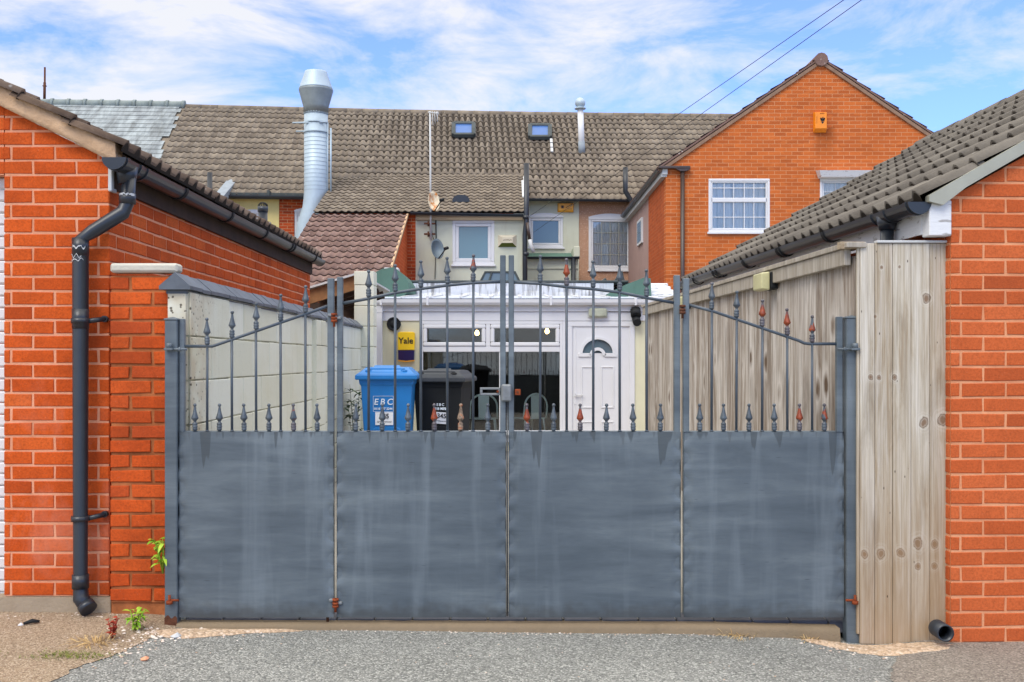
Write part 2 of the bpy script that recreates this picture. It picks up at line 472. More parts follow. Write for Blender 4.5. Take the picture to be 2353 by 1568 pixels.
def finial_mat(name, rustk):
    t = NT(name); p = t.pos()
    c = t.ramp(t.noise(p, 30, 4), [(.3, rgb(58,66,74)), (.7, rgb(92,102,110))])
    if rustk:
        r = t.ramp(t.noise(p, 60, 4), [(.3, rgb(112,48,24)), (.7, rgb(158,70,32))])
        zz = t.sep(t.objc())[2]
        band = t.ramp(t.math('ADD', zz, t.math('MULTIPLY', t.math('SUBTRACT', t.noise(p, 40, 3), .5), .05)), [(.046, 0.0), (.052, 1.0), (.100, 1.0), (.108, 0.0)])
        k_ = t.ramp(t.noise(t.pos((1,1,.8)), 26, 3, .5), rustk)
        c = t.mix(t.math('MULTIPLY', k_, t.math('ADD', band, .12, True)), c, r)
    t.col(c); t.rough(.38); t.spec(.5); t.metal(.0); return t.m
M['finial'] = finial_mat('spear_paint', None)
M['finial_rust'] = finial_mat('rusting_spear', [(.22, 0.0), (.3, 1.0)])
M['finial_flake'] = finial_mat('flaking_spear', [(.52, 0.0), (.57, 1.0)])
t = NT('tan_spear'); t.col(t.ramp(t.noise(t.pos(), 60, 4), [(.35, rgb(92,78,66)), (.55, rgb(150,128,108)), (.7, rgb(176,100,60))])); t.rough(.8); M['finial_tan'] = t.m
M['rust'] = simple('rust', rgb(132,64,36), .85, spec=.2, var=.35, sc=40)
M['rust_dark'] = simple('dark_rust', rgb(92,58,42), .85, spec=.2, var=.35, sc=40)
M['steel'] = simple('worn_steel', rgb(128,132,134), .5, .3, var=.2, sc=30)
M['black_pvc'] = simple('black_plastic', rgb(44,49,56), .32, spec=.5, var=.12, sc=8)
M['brown_pvc'] = simple('brown_plastic', rgb(70,56,50), .35, spec=.5, var=.12)
M['black_matte'] = simple('black_rubber', rgb(34,36,38), .7, spec=.3)
M['white_pvc'] = simple('white_upvc', rgb(218,219,221), .35, spec=.45, var=.03, sc=3)
M['grey_white'] = simple('weathered_white', rgb(196,198,198), .7, var=.12, sc=5)
def flaky_white():
    t = NT('flaking_white_paint'); p = t.pos()
    c = t.mix(t.ramp(t.noise(t.pos((1, 1, 5)), 9, 5, .6), [(.58, 0.0), (.66, .7)]), rgb(222,224,226), rgb(128,120,110))
    t.col(c); t.rough(.6); t.bump(t.noise(t.pos((1,1,6)), 14, 4), .4, .005); return t.m
M['flaky_white'] = flaky_white()

def render_mat(name, c, stain, bsc=90, bst=.3, streak=True, speck=None):
    t = NT(name); p = t.pos()
    k = t.ramp(t.noise(p, 1.6, 6, .6), [(.35, c), (.75, tuple(x*.86 for x in c[:3])+(1,))])
    if streak: k = t.mix(t.ramp(t.noise(t.pos((5, 5, .5)), 1.6, 5, .6), [(.55, 0.0), (.8, .4)]), k, stain)
    if speck: k = t.mix(t.ramp(t.vor(p, 26), [(.12, .85), (.3, 0.0)]), k, speck)
    t.col(k); t.rough(.9); t.spec(.15); t.bump(t.noise(p, bsc, 5, .65), bst, .012); return t.m
M['sage'] = render_mat('sage_render', rgb(206,209,190), rgb(178,174,152))
M['yellow'] = render_mat('yellow_render', rgb(236,216,146), rgb(206,184,120))
M['cream'] = render_mat('cream_render', rgb(219,216,186), rgb(190,184,152), 60, .1)
M['pebble'] = render_mat('pebbledash', rgb(188,148,122), rgb(150,116,96), 45, .9, True, rgb(226,200,180))
M['pebble_side'] = render_mat('pink_render', rgb(178,150,144), rgb(140,116,110), 45, .6, True, None)
M['cement'] = render_mat('cement_fillet', rgb(206,172,138), rgb(168,134,104), 26, 1.0, False)
M['concrete'] = render_mat('concrete', rgb(172,156,134), rgb(130,112,92), 60, .5)
M['cap_stone'] = render_mat('cap_stone', rgb(206,202,188), rgb(150,146,130), 50, .5)
def block_mat():
    t = NT('painted_block'); p = t.pos()
    s_ = t.sep(p)
    c = t.ramp(t.tone(), [(0, rgb(216,217,198)), (.5, rgb(222,223,206)), (1, rgb(228,230,216))])
    c = t.mix(t.ramp(t.noise(p, 1.8, 6, .65), [(.45, 0.0), (.75, .5)]), c, rgb(204,200,168))
    # bare pitted block at the near end of the wall
    near = t.ramp(t.math('ADD', s_[1], t.math('MULTIPLY', t.noise(t.pos((1,1,1.5)), 3, 4), .5)), [(.0, 1.0), (1.0, 0.0)])
    near = t.ramp(t.math('SUBTRACT', t.math('ADD', s_[1], t.math('MULTIPLY', t.noise(t.pos((1,1,1.5)), 3, 4), .6)), 5.55), [(.0, 1.0), (.35, 0.0)])
    pit = t.ramp(t.math('ADD', t.vor(p, 34), t.math('MULTIPLY', t.noise(p, 30, 4), .45)), [(.36, 1.0), (.46, 0.0)])
    pk = t.math('MULTIPLY', pit, t.math('ADD', t.math('MULTIPLY', near, .85), .06))
    c = t.mix(t.math('MULTIPLY', t.ramp(t.noise(p, 5, 4), [(.32, 0.0), (.52, .85)]), near), c, rgb(198,186,160))
    c = t.mix(pk, c, rgb(92,84,70))
    c = t.mix(t.ramp(t.noise(t.pos((7, 7, .6)), 1.5, 5, .6), [(.6, 0.0), (.8, .35)]), c, rgb(160,158,128))
    t.col(c); t.rough(.8); t.spec(.2)
    t.bump(t.math('SUBTRACT', t.math('MULTIPLY', t.noise(p, 60, 5, .65), .5), t.math('MULTIPLY', pk, 1.5)), .4, .01)
    return t.m
M['block'] = block_mat()
M['block_mortar'] = mortar_mat('block_mortar', rgb(196,194,168), rgb(96,90,72))
M['coping'] = simple('blue_brick', rgb(92,99,108), .55, spec=.4, var=.22, sc=8, bump=.3)

def wood_mat(name, base, brown, pale, kx=1.0, knots=True, side=False, klist=None):
    """weathered boards: grain runs up the board, tone differs per board"""
    t = NT(name); p = t.pos()
    ax = (1, 14, .0) if side else (14, 1, .0)
    sc = (9, 9, .55)
    g = t.noise(t.pos(sc), 3.2, 7, .65, .9)
    g2 = t.noise(t.pos((95, 95, 1.0)), 2.0, 5, .65, .4)
    c = t.ramp(g, [(.32, brown), (.47, base), (.62, pale)])
    c = t.mix(t.ramp(g2, [(.36, .62), (.56, 0.0)]), c, tuple(x*.6 for x in brown[:3])+(1,))
    c = t.mix(.34, c, t.ramp(t.tone(), [(0, brown), (.5, base), (1, pale)]))
    c = t.mix(t.ramp(t.noise(t.pos((7, 7, .9), (0,0,0), (2, 2, 2)), 1.5, 6, .65, .6), [(.48, 0.0), (.7, .55)]), c, tuple(x*.55 for x in brown[:3])+(1,))
    # end grain and rain bring the tone towards brown near the ground
    s_ = t.sep(p)
    if knots:
        kv = t.comb(t.math('MULTIPLY', t.math('ADD', s_[0], s_[1]), 6.0), t.math('MULTIPLY', s_[2], 2.1), 0.0)
        d = t.vor(kv, 1.0)
        dn = t.math('ADD', d, t.math('MULTIPLY', t.noise(p, 20, 3), .06))
        c = t.mix(t.ramp(dn, [(.10, .9), (.14, .25), (.2, 0.0)]), c, rgb(92,72,54))
        c = t.mix(t.ramp(dn, [(.15, 0.0), (.2, .45), (.34, 0.0)]), c, pale)
    if klist:                                        # knots where the boards show them: (x, z, radius)
        k_ = None
        pp_ = t.comb(s_[0], 0.0, t.math('MULTIPLY', s_[2], .8))
        for (kx_, kz_, kr_) in klist:
            q = t.n('ShaderNodeVectorMath', operation='DISTANCE'); t.l(pp_, q.inputs[0]); q.inputs[1].default_value = (kx_, 0, kz_*.8)
            d_ = t.math('DIVIDE', q.outputs['Value'], kr_)
            k_ = d_ if k_ is None else t.math('MINIMUM', k_, d_)
        k_ = t.math('ADD', k_, t.math('MULTIPLY', t.math('SUBTRACT', t.noise(t.pos((1, 1, .7)), 38, 4), .5), 1.5))
        rings = t.math('SINE', t.math('MULTIPLY', k_, 9.0))
        c = t.mix(t.math('MULTIPLY', t.ramp(t.math('MULTIPLY', k_, .2), [(.2, .8), (.62, 0.0)]), t.math('ADD', t.math('MULTIPLY', rings, .25), .35)), c, pale)
        c = t.mix(t.ramp(t.math('MULTIPLY', k_, .2), [(.08, .85), (.17, .5), (.26, 0.0)]), c, rgb(118,90,66))
        c = t.mix(t.ramp(t.math('ABSOLUTE', t.math('SUBTRACT', k_, 1.05)), [(.0, .7), (.2, 0.0)]), c, rgb(82,62,44))
        low = t.ramp(t.math('ADD', t.math('MULTIPLY', s_[2], .5), t.math('MULTIPLY', t.math('SUBTRACT', t.noise(t.pos((9, 1, .8)), 1.5, 4), .5), .5)), [(.05, .6), (.55, 0.0)])
        c = t.mix(low, c, rgb(154,122,84))
        nail = t.vor(t.comb(t.math('MULTIPLY', s_[0], 24.0), 0.0, t.math('MULTIPLY', s_[2], 9.0)), 1.0)
        c = t.mix(t.ramp(nail, [(.045, .9), (.075, 0.0)]), c, rgb(48,40,34))
    t.col(c); t.rough(.85); t.spec(.15)
    t.bump(t.math('ADD', g2, t.math('MULTIPLY', g, .4)), .35, .006)
    return t.m
M['wood_front'] = wood_mat('grey_board', rgb(196,187,169), rgb(156,136,110), rgb(216,211,200), knots=False, klist=[(PX(u, 5.05), PZ(v, 5.05), r) for u, v, r in ((2022,1272,.017),(2068,1270,.016),(2108,1247,.020),(2146,1250,.014),(2108,1301,.012),(2146,1301,.011),(1986,1273,.014),(1999,867,.010),(2018,868,.009),(2054,867,.011),(2127,686,.016),(2165,965,.020),(2120,972,.018),(2024,615,.006),(2065,614,.006),(2010,728,.006))])
M['wood_side'] = wood_mat('weathered_board', rgb(178,168,156), rgb(112,92,76), rgb(216,210,203), side=True)
M['wood_rail'] = wood_mat('grey_rail', rgb(176,168,156), rgb(150,138,120), rgb(198,192,182), knots=False)
M['wood_brown'] = simple('brown_timber', rgb(142,102,66), .8, var=.3, sc=7)
M['wood_dark'] = simple('dark_timber', rgb(62,44,32), .8, var=.3, sc=9)

def glass_far(name, c, rough=.08):
    t = NT(name); t.col(c); t.rough(rough); t.spec(.9); return t.m
def pane_mat(name, tint=(.75,.8,.8,1), k=.14):
    t = NT(name)
    a = t.n('ShaderNodeBsdfTransparent'); a.inputs[0].default_value = tint
    g = t.n('ShaderNodeBsdfGlossy'); g.inputs['Roughness'].default_value = .02
    fr = t.n('ShaderNodeFresnel'); fr.inputs[0].default_value = 1.5
    ms = t.n('ShaderNodeMixShader'); t.l(t.math('ADD', fr.outputs[0], k, True), ms.inputs[0]); t.l(a.outputs[0], ms.inputs[1]); t.l(g.outputs[0], ms.inputs[2])
    t.l(ms.outputs[0], t.o.inputs[0]); return t.m
M['glass_teal'] = glass_far('sky_tint_glass', rgb(104,136,148))  # teal base colour stands in for sky reflected in the pane
M['glass_slate'] = glass_far('slate_glass', rgb(88,108,118))
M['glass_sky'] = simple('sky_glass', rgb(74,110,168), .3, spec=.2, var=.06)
M['pane'] = pane_mat('window_pane', (.95,.97,.97,1), .03)
M['pane_dark'] = pane_mat('tinted_pane', (.55,.55,.55,1), .05)
def lace():
    t = NT('lace_curtain'); p = t.pos()
    f = t.noise(t.pos((24, 4, .5)), 1.0, 3, .5)
    c = t.ramp(f, [(.3, rgb(196,206,208)), (.5, rgb(240,243,243)), (.75, rgb(248,250,250))])
    t.col(c); t.rough(.9); return t.m
M['lace'] = lace()
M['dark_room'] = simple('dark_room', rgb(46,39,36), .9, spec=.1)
M['galv'] = simple('galvanised_steel', rgb(178,194,204), .5, .25, var=.08, sc=5)
M['galv_seam'] = simple('duct_seam', rgb(160,176,186), .5, .25, var=.08)
M['galv_dark'] = simple('dull_galvanised_steel', rgb(138,146,148), .42, .5, var=.12, sc=5)
M['lead'] = simple('lead_sheet', rgb(140,149,157), .6, .1, var=.15)
M['felt_green'] = render_mat('green_mineral_felt', rgb(92,122,110), rgb(60,84,76), 120, .4)
M['felt_dark'] = simple('dark_felt', rgb(70,76,76), .8, var=.25, sc=4, bump=.3)
def silver_mat():
    t = NT('silver_roof_paint'); p = t.pos()
    c = t.mix(t.ramp(t.noise(t.pos((9, 2, 1.0)), 1.6, 5, .65), [(.48, 0.0), (.62, .75)]), rgb(204,207,212), rgb(86,82,78))
    t.col(c); t.rough(.5); t.spec(.4); t.bump(t.noise(p, 12, 5), .5, .02); return t.m
M['silver'] = silver_mat()
def poly_mat():
    t = NT('clear_roof_sheet'); p = t.pos()
    c = t.mix(t.ramp(t.noise(t.pos((5, 3, 1)), 1.1, 4, .6), [(.6, 0.0), (.68, .55)]), rgb(206,214,228), rgb(150,146,140))
    t.col(c); t.rough(.3); t.spec(.5); return t.m
M['poly'] = poly_mat()
M['blue_bin'] = simple('blue_plastic', rgb(34,120,192), .42, spec=.4, var=.08, sc=4)
M['grey_bin'] = simple('charcoal_plastic', rgb(36,38,40), .75, spec=.12, var=.12, sc=5)
M['grey_lid'] = simple('grey_lid_plastic', rgb(62,66,71), .6, spec=.2, var=.12, sc=5)
M['white_label'] = simple('white_label', rgb(232,234,238), .5, var=.02)
M['print_white'] = simple('white_print', rgb(222,232,240), .5, var=.02)
M['print_black'] = simple('black_print', rgb(28,28,30), .5, var=.02)
M['alarm_yellow'] = simple('yellow_plastic', rgb(250,206,36), .3, spec=.5, var=.03)
M['alarm_amber'] = simple('amber_plastic', rgb(240,166,24), .35, spec=.5, var=.06)
M['alarm_orange'] = simple('orange_plastic', rgb(238,140,22), .38, spec=.5, var=.06)
M['alarm_navy'] = simple('navy_lens', rgb(40,38,86), .15, spec=.6)
M['cream_lens'] = simple('yellowed_lens', rgb(196,192,148), .4, spec=.4, var=.15, sc=14)
M['dull_lens'] = simple('dirty_lens', rgb(172,176,156), .4, spec=.4, var=.2, sc=14)
def dish_rust():
    t = NT('rusting_cream_dish'); p = t.pos()
    c = t.mix(t.ramp(t.noise(t.pos((3, 3, 2.2)), 1.9, 4, .6), [(.47, 0.0), (.6, 1.0)]), rgb(226,214,186), rgb(196,122,48))
    t.col(c); t.rough(.6); return t.m
M['dish_cream'] = dish_rust()
M['dish_grey'] = simple('grey_dish', rgb(106,120,128), .5, .2, var=.08)
M['chair_mint'] = simple('mint_metal', rgb(206,228,218), .4, spec=.4, var=.05)
t = NT('warm_lamp'); t.b.inputs['Emission Color'].default_value = (1, .62, .22, 1); t.b.inputs['Emission Strength'].default_value = 6.0; t.col((.9,.7,.4,1)); M['bulb'] = t.m
def leaf_mat(name, a, b):
    t = NT(name); t.col(t.ramp(t.tone(), [(0, a), (1, b)])); t.rough(.5); t.spec(.3)
    t.b.inputs['Subsurface Weight'].default_value = 0.0
    return t.m
M['leaf'] = leaf_mat('weed_leaf', rgb(96,146,30), rgb(176,206,70))
M['leaf_dark'] = leaf_mat('dark_leaf', rgb(40,62,34), rgb(86,112,62))
M['leaf_red'] = leaf_mat('red_leaf', rgb(116,38,26), rgb(176,68,48))
M['straw'] = leaf_mat('dry_straw', rgb(168,132,80), rgb(224,196,140))
M['moss'] = leaf_mat('moss', rgb(70,84,26), rgb(130,140,50))
M['rubble'] = leaf_mat('broken_mortar', rgb(176,150,128), rgb(236,226,214))

def ground_mat(name, base, dark, pale, sc=95, stain=None, contrast=1.0):
    t = NT(name); p = t.pos()
    big = t.noise(p, 1.3, 6, .6)
    c = t.ramp(big, [(.3, tuple(x*.84 for x in base[:3])+(1,)), (.7, tuple(min(x*1.12,1) for x in base[:3])+(1,))])
    vv = t.n('ShaderNodeTexVoronoi'); vv.inputs['Scale'].default_value = sc; t.l(t.pos((1, 1, .4)), vv.inputs['Vector'])
    cell = t.sep(vv.outputs['Color'])[0]
    c = t.mix(t.math('MULTIPLY', t.ramp(cell, [(.0, 1.0), (.38, 0.0)]), .75*contrast), c, dark)
    c = t.mix(t.math('MULTIPLY', t.ramp(cell, [(.66, 0.0), (1.0, 1.0)]), .8*contrast), c, pale)
    gap = t.ramp(vv.outputs['Distance'], [(.45, 0.0), (.8, 1.0)])
    c = t.mix(t.math('MULTIPLY', gap, .38), c, tuple(x*.5 for x in dark[:3])+(1,))
    if stain: c = t.mix(t.ramp(t.noise(p, 2.1, 6, .7, .5), [(.52, 0.0), (.72, .6)]), c, stain)
    t.col(c); t.rough(.9); t.spec(.2)
    h = t.math('SUBTRACT', t.math('MULTIPLY', cell, .6), t.math('MULTIPLY', vv.outputs['Distance'], 1.0))
    t.bump(t.math('ADD', h, t.math('MULTIPLY', t.noise(p, 200, 4), .4)), .7, .008)
    return t.m
M['asphalt'] = ground_mat('asphalt', rgb(148,149,144), rgb(88,90,89), rgb(208,208,202), 125)
M['apron'] = ground_mat('gravelly_concrete', rgb(172,152,128), rgb(124,104,84), rgb(208,190,168), 125, rgb(142,116,94))
M['tarmac'] = ground_mat('old_tarmac', rgb(150,142,132), rgb(104,98,92), rgb(186,178,166), 120)
M['sand'] = ground_mat('spilt_mortar', rgb(206,180,152), rgb(150,124,100), rgb(232,214,194), 70, rgb(176,146,120), .8)
M['paving'] = simple('yard_paving', rgb(150,146,138), .9, var=.15, sc=3)
M['kerb'] = render_mat('threshold_concrete', rgb(136,120,98), rgb(96,84,66), 50, .6)
M['blue_paver'] = simple('blue_paver', rgb(84,86,96), .7, var=.25, sc=9)
M['cable'] = simple('cable', rgb(26,28,32), .6)

# ---------------------------------------------------------------- wall and roof generators
def clip_poly(poly, hp):
    for (a, b, c) in hp:                     # keep a*u + b*v <= c
        o = []
        n = len(poly)
        for i in range(n):
            p, q = poly[i], poly[(i+1) % n]
            dp = a*p[0]+b*p[1]-c; dq = a*q[0]+b*q[1]-c
            if dp <= 0: o.append(p)
            if (dp < 0 < dq) or (dq < 0 < dp):
                k = dp/(dp-dq); o.append((p[0]+(q[0]-p[0])*k, p[1]+(q[1]-p[1])*k))
        poly = o
        if len(poly) < 3: return []
    return poly
def brick_wall(mb, O, U, N, u0, u1, v0, v1, bl=.225, bh=.075, mort=.0125, dep=.004, clip=(), off=0.0, thick=.1, jit=.0022, rnd=R, tones=None, inset=.0028):
    """coursed bricks standing dep proud of a mortar bed; N points out of the wall"""
    O, U, N = Vector(O), Vector(U), Vector(N); Z = Vector((0,0,1))
    at = lambda u, v, d: O + U*u + Z*v + N*d
    flip = U.cross(Z).dot(N) < 0
    bed = clip_poly([(u0+.003,v0),(u1-.003,v0),(u1-.003,v1),(u0+.003,v1)], clip)
    mb.prism([at(u, v, 0) for u, v in bed], -N*thick, 1, .5)
    nrow = int(math.ceil((v1-v0)/bh - 1e-6))
    for i in range(nrow):
        va, vb = v0+i*bh, v0+(i+1)*bh
        u = u0 - bl - (bl/2 if i % 2 else 0) + off
        while u < u1:
            ua, ub = u, u+bl
            u += bl
            if ub-mort/2 < u0+.005 or ua+mort/2 > u1-.005: continue
            r = [(max(ua+mort/2, u0), va+mort/2), (min(ub-mort/2, u1), va+mort/2), (min(ub-mort/2, u1), min(vb-mort/2, v1)), (max(ua+mort/2, u0), min(vb-mort/2, v1))]
            edge = [k[0] in (u0, u1) for k in r]
            r = [(p[0] + (0 if e else rnd.uniform(-jit, jit)), p[1]+rnd.uniform(-jit, jit)) for p, e in zip(r, edge)]
            pl = clip_poly(r, clip)
            if len(pl) < 3: continue
            cx = sum(p[0] for p in pl)/len(pl); cv = sum(p[1] for p in pl)/len(pl)
            fr = []
            for p in pl:
                dx, dv = cx-p[0], cv-p[1]
                fr.append((p[0]+max(-inset, min(inset, dx*.3)), p[1]+max(-inset, min(inset, dv*.3))))
            d = dep + rnd.uniform(-.0012, .0012)
            n = len(pl)
            vs_ = [at(p[0], p[1], -.001) for p in pl] + [at(p[0], p[1], d-inset*.8) for p in pl] + [at(p[0], p[1], d) for p in fr]
            fs_ = []
            for j in range(n):
                k = (j+1) % n
                fs_ += [(j, k, n+k, n+j), (n+j, n+k, 2*n+k, 2*n+j)]
            fs_.append(tuple(range(2*n, 3*n)))
            if flip: fs_ = [tuple(reversed(f)) for f in fs_]
            tn = tones(cx, cv) if tones else rnd.random()
            mb.add(vs_, fs_, 0, tn)

def prof_roman(x):                            # x in [0,1): one roll, then a flat pan
    x = x % 1.0
    if x < .46: return math.sin(math.pi*x/.46)**.8
    return 0.0
def prof_pan(x):
    return (.5+.5*math.cos(2*math.pi*x))**1.3
def tile_roof(mb, O, U, S, L, SL, gauge=.32, pitch=.165, amp=.03, lift=.028, th=.012, seg=8, prof=prof_pan, rnd=R, step=2, keep=None, dark=1, sag=0.0, nest=False):
    """O: lower corner of the eave; U along the eave, S up the slope (units); keep(u, s) drops tiles that are not there"""
    O, U, S = Vector(O), Vector(U), Vector(S); N = U.cross(S).normalized()
    if N.z < 0: N = -N
    ntile = max(1, int(round(L/pitch))); p_ = L/ntile
    nc = int(math.ceil(SL/gauge - 1e-6))
    for i in range(nc):
        s0 = i*gauge; s1 = min(s0+gauge+.04, SL)
        if s1-s0 < .06: continue
        for g in range(0, ntile, step):
            w = min(step, ntile-g)
            um = (g+w/2)*p_
            if keep and not keep(um, s0+gauge/2): continue
            tn = rnd.random(); dl = rnd.uniform(-.002, .003); ds = rnd.uniform(-.004, .004)
            n = w*seg+1
            pts = []
            for row, (s, l, k) in enumerate(((s0+ds, 0.0, 1 if nest else 0), (s0+ds, lift-th+dl, 1), (s0+ds, lift+dl, 1), (s1, .001, 1))):
                for j in range(n):
                    x = (g*p_) + w*p_*j/(n-1)
                    h = amp*prof(x/p_)*k
                    sg = -sag*math.sin(math.pi*min(max((x/L), 0), 1))
                    pts.append(O + U*x + S*s + N*(h+l+sg))
            for row, mi in ((0, dark), (1, 0), (2, 0)):  # first row: dark closing face paints the shade of the hollow tile end
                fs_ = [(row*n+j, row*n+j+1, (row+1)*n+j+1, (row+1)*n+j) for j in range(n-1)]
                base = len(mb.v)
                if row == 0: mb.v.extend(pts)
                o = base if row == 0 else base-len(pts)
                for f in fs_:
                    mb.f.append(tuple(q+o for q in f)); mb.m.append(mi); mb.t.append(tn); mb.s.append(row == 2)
            # closing edges left and right of the tile, so gaps read solid
def arch_poly(x0, x1, z0, z1, rise, n=10):
    return [(x0, z0), (x1, z0)] + [(lerp(x1, x0, i/n), z1 + rise*(1-(2*i/n-1)**2)) for i in range(n+1)]
def holed(mb, x0, x1, z0, z1, y0, y1, holes, mi=0):
    """slab of wall with rectangular openings (x0, x1, z0, z1)"""
    xs = sorted({x0, x1, *[min(max(h[k], x0), x1) for h in holes for k in (0, 1)]})
    zs = sorted({z0, z1, *[min(max(h[k], z0), z1) for h in holes for k in (2, 3)]})
    for i in range(len(xs)-1):
        run = None
        for j in range(len(zs)-1):
            cx, cz = (xs[i]+xs[i+1])/2, (zs[j]+zs[j+1])/2
            if any(h[0] < cx < h[1] and h[2] < cz < h[3] for h in holes):
                if run is not None: mb.box((xs[i], y0, run), (xs[i+1], y1, zs[j]), mi)
                run = None
            elif run is None: run = zs[j]
        if run is not None: mb.box((xs[i], y0, run), (xs[i+1], y1, zs[-1]), mi)
def frame_ring(mb, x0, x1, z0, z1, y0, y1, w, wb=None, c=.006, mi=0):
    wb = w if wb is None else wb
    mb.cbox((x0, y0, z0), (x1, y1, z0+wb), c, mi)
    mb.cbox((x0, y0, z1-w), (x1, y1, z1), c, mi)
    mb.cbox((x0, y0, z0+wb), (x0+w, y1, z1-w), c, mi)
    mb.cbox((x1-w, y0, z0+wb), (x1, y1, z1-w), c, mi)
def half_pipe(mb, a, b, r, seg=10, th=.004, mi=0, upv=(0,0,1)):
    """gutter trough from a to b, open upwards"""
    a, b = Vector(a), Vector(b); t = (b-a).normalized(); up = Vector(upv); e = t.cross(up).normalized(); up = e.cross(t).normalized()
    vs_ = []
    for p in (a, b):
        for rr in (r, r-th):
            for j in range(seg+1):
                an = math.pi + math.pi*j/seg
                vs_.append(p + e*math.cos(an)*rr + up*math.sin(an)*rr)
    n = seg+1; fs_ = []
    for j in range(seg):
        fs_.append((j, j+1, 2*n+j+1, 2*n+j)); fs_.append((n+j+1, n+j, 3*n+j, 3*n+j+1))
    fs_ += [(0, 2*n, 3*n, n), (seg, n+seg, 3*n+seg, 2*n+seg)]
    for q in (0, 2*n):
        for j in range(seg): fs_.append((q+j, q+n+j, q+n+j+1, q+j+1))
    mb.add(vs_, fs_, mi, .5, False)
def half_disc(mb, c, axis, r, th, seg=12, mi=0):
    c = Vector(c); t = Vector(axis).normalized(); up = Vector((0,0,1)); e = t.cross(up).normalized()
    mb.prism([c + e*math.cos(math.pi+math.pi*j/seg)*r + up*math.sin(math.pi+math.pi*j/seg)*r for j in range(seg+1)], t*th, mi)
def text_mb(mb, s, size, ctr, mi=0, bold=0.0, shear=0.0, sp=1.0, depth=.0015, tilt=0.0, rz=0.0):
    """flat letters facing -Y, centred on ctr"""
    cu = bpy.data.curves.new('letters', 'FONT'); cu.body = s; cu.size = size; cu.align_x = 'CENTER'; cu.align_y = 'CENTER'
    cu.offset = bold; cu.shear = shear; cu.space_character = sp; cu.extrude = depth
    ob = bpy.data.objects.new('letters', cu)
    me = bpy.data.meshes.new_from_object(ob)
    c = Vector(ctr); ca, sa = math.cos(tilt), math.sin(tilt); cz, sz = math.cos(rz), math.sin(rz)
    vs_ = []
    for v in me.vertices:
        x, z = v.co.x*ca - v.co.y*sa, v.co.x*sa + v.co.y*ca
        vs_.append(c + Vector((x*cz + v.co.z*sz, x*sz - v.co.z*cz, z)))
    mb.add(vs_, [tuple(p.vertices) for p in me.polygons], mi)
    bpy.data.objects.remove(ob); bpy.data.meshes.remove(me); bpy.data.curves.remove(cu)
M['trim_grey'] = simple('grey_metal_trim', rgb(164,164,150), .5, .15, var=.14, sc=3)
M['slate_ridge'] = simple('slate_ridge_tile', rgb(130,140,138), .8, var=.2, sc=5, bump=.3)
M['verge_brown'] = simple('brown_verge', rgb(140,112,92), .85, var=.2, sc=8, bump=.4)
M['vent_white'] = render_mat('stained_vent', rgb(214,206,184), rgb(150,120,80), 40, .3)
# ================================================================ GROUND
def gz(x, y):
    pts = [(-6, .10), (-1.9, .10), (-1.5, .072), (-.8, .066), (.8, .056), (1.3, .035), (1.75, .0), (2.1, .02), (6, .03)]
    z = pts[0][1] if x <= pts[0][0] else pts[-1][1]
    for (a, za), (b, zb) in zip(pts, pts[1:]):
        if a <= x <= b:
            k = (x-a)/(b-a); k = k*k*(3-2*k); z = lerp(za, zb, k); break
    f = min(max((y-2.0)/2.6, 0), 1); f = f*f*(3-2*f)
    if y > 5.4: f = max(0, 1-(y-5.4)/1.0)
    bump_ = .006*mnoise.noise(Vector((x*1.3, y*1.3, 0))) if abs(x) < 8 and 1 < y < 8 else 0
    return z*f + bump_
def sheet(name, mat, poly_fn, xs, ys, dz):
    mb = MB(); nx, ny = len(xs), len(ys)
    vs_ = [(x, y, gz(x, y)+dz) for y in ys for x in xs]
    fs_ = [(j*nx+i, j*nx+i+1, (j+1)*nx+i+1, (j+1)*nx+i) for j in range(ny-1) for i in range(nx-1)
           if poly_fn is None or poly_fn((xs[i]+xs[i+1])/2, (ys[j]+ys[j+1])/2)]
    mb.add(vs_, fs_, 0, .5, True)
    return mb.build(name, mat, kind='structure')
def steps(a, b, st): 
    n = int(round((b-a)/st)); return [a+(b-a)*i/n for i in range(n+1)]
gx = [-120, -60, -30, -15, -9] + steps(-6, 6, .08) + [9, 15, 30, 60, 120]
gy = [-60, -25, -10, -4] + steps(0, 6.6, .08) + [8, 12, 20, 40, 80, 160]
sheet('asphalt_lane', M['asphalt'], None, gx, gy, 0)
def edge_noise(x, y, s=5, a=.05): return a*mnoise.noise(Vector((x*s, y*s, 3.3)))
# gravelly concrete apron on the left, its edge running towards the gate post
def edge_sheet(name, mat, ys, fa, fb, dz, n=90):
    """ground sheet between two edges given as functions of y"""
    mb = MB(); vs_ = []
    for y in ys:
        xa, xb = fa(y), fb(y)
        for i in range(n+1):
            x = lerp(xa, xb, i/n); vs_.append((x, y, gz(x, y)+dz))
    mb.add(vs_, [(j*(n+1)+i, j*(n+1)+i+1, (j+1)*(n+1)+i+1, (j+1)*(n+1)+i) for j in range(len(ys)-1) for i in range(n)], 0, .5, True)
    return mb.build(name, mat, kind='structure')
def poly_x(pts):
    def f(y):
        for (xa, ya), (xb, yb) in zip(pts, pts[1:]):
            if ya <= y <= yb:
                return lerp(xa, xb, (y-ya)/(yb-ya)) + edge_noise(0, y, 6, .035) + edge_noise(2, y, 22, .018) + edge_noise(5, y, 60, .008)
        return pts[-1][0]
    return f
edge_sheet('concrete_apron', M['apron'], steps(1.0, 5.3, .015), lambda y: -6.5, poly_x([(-2.2, 1.0), (-1.86, 4.3), (-1.78, 4.5), (-1.73, 4.75), (-1.66, 4.98), (-1.6, 5.3)]), .0035)
edge_sheet('old_tarmac_path', M['tarmac'], steps(1.0, 5.1, .015), poly_x([(1.60, 1.0), (1.66, 4.5), (1.72, 4.66), (1.80, 4.80), (1.95, 4.92), (2.0, 5.1)]), lambda y: 6.5, .0035)
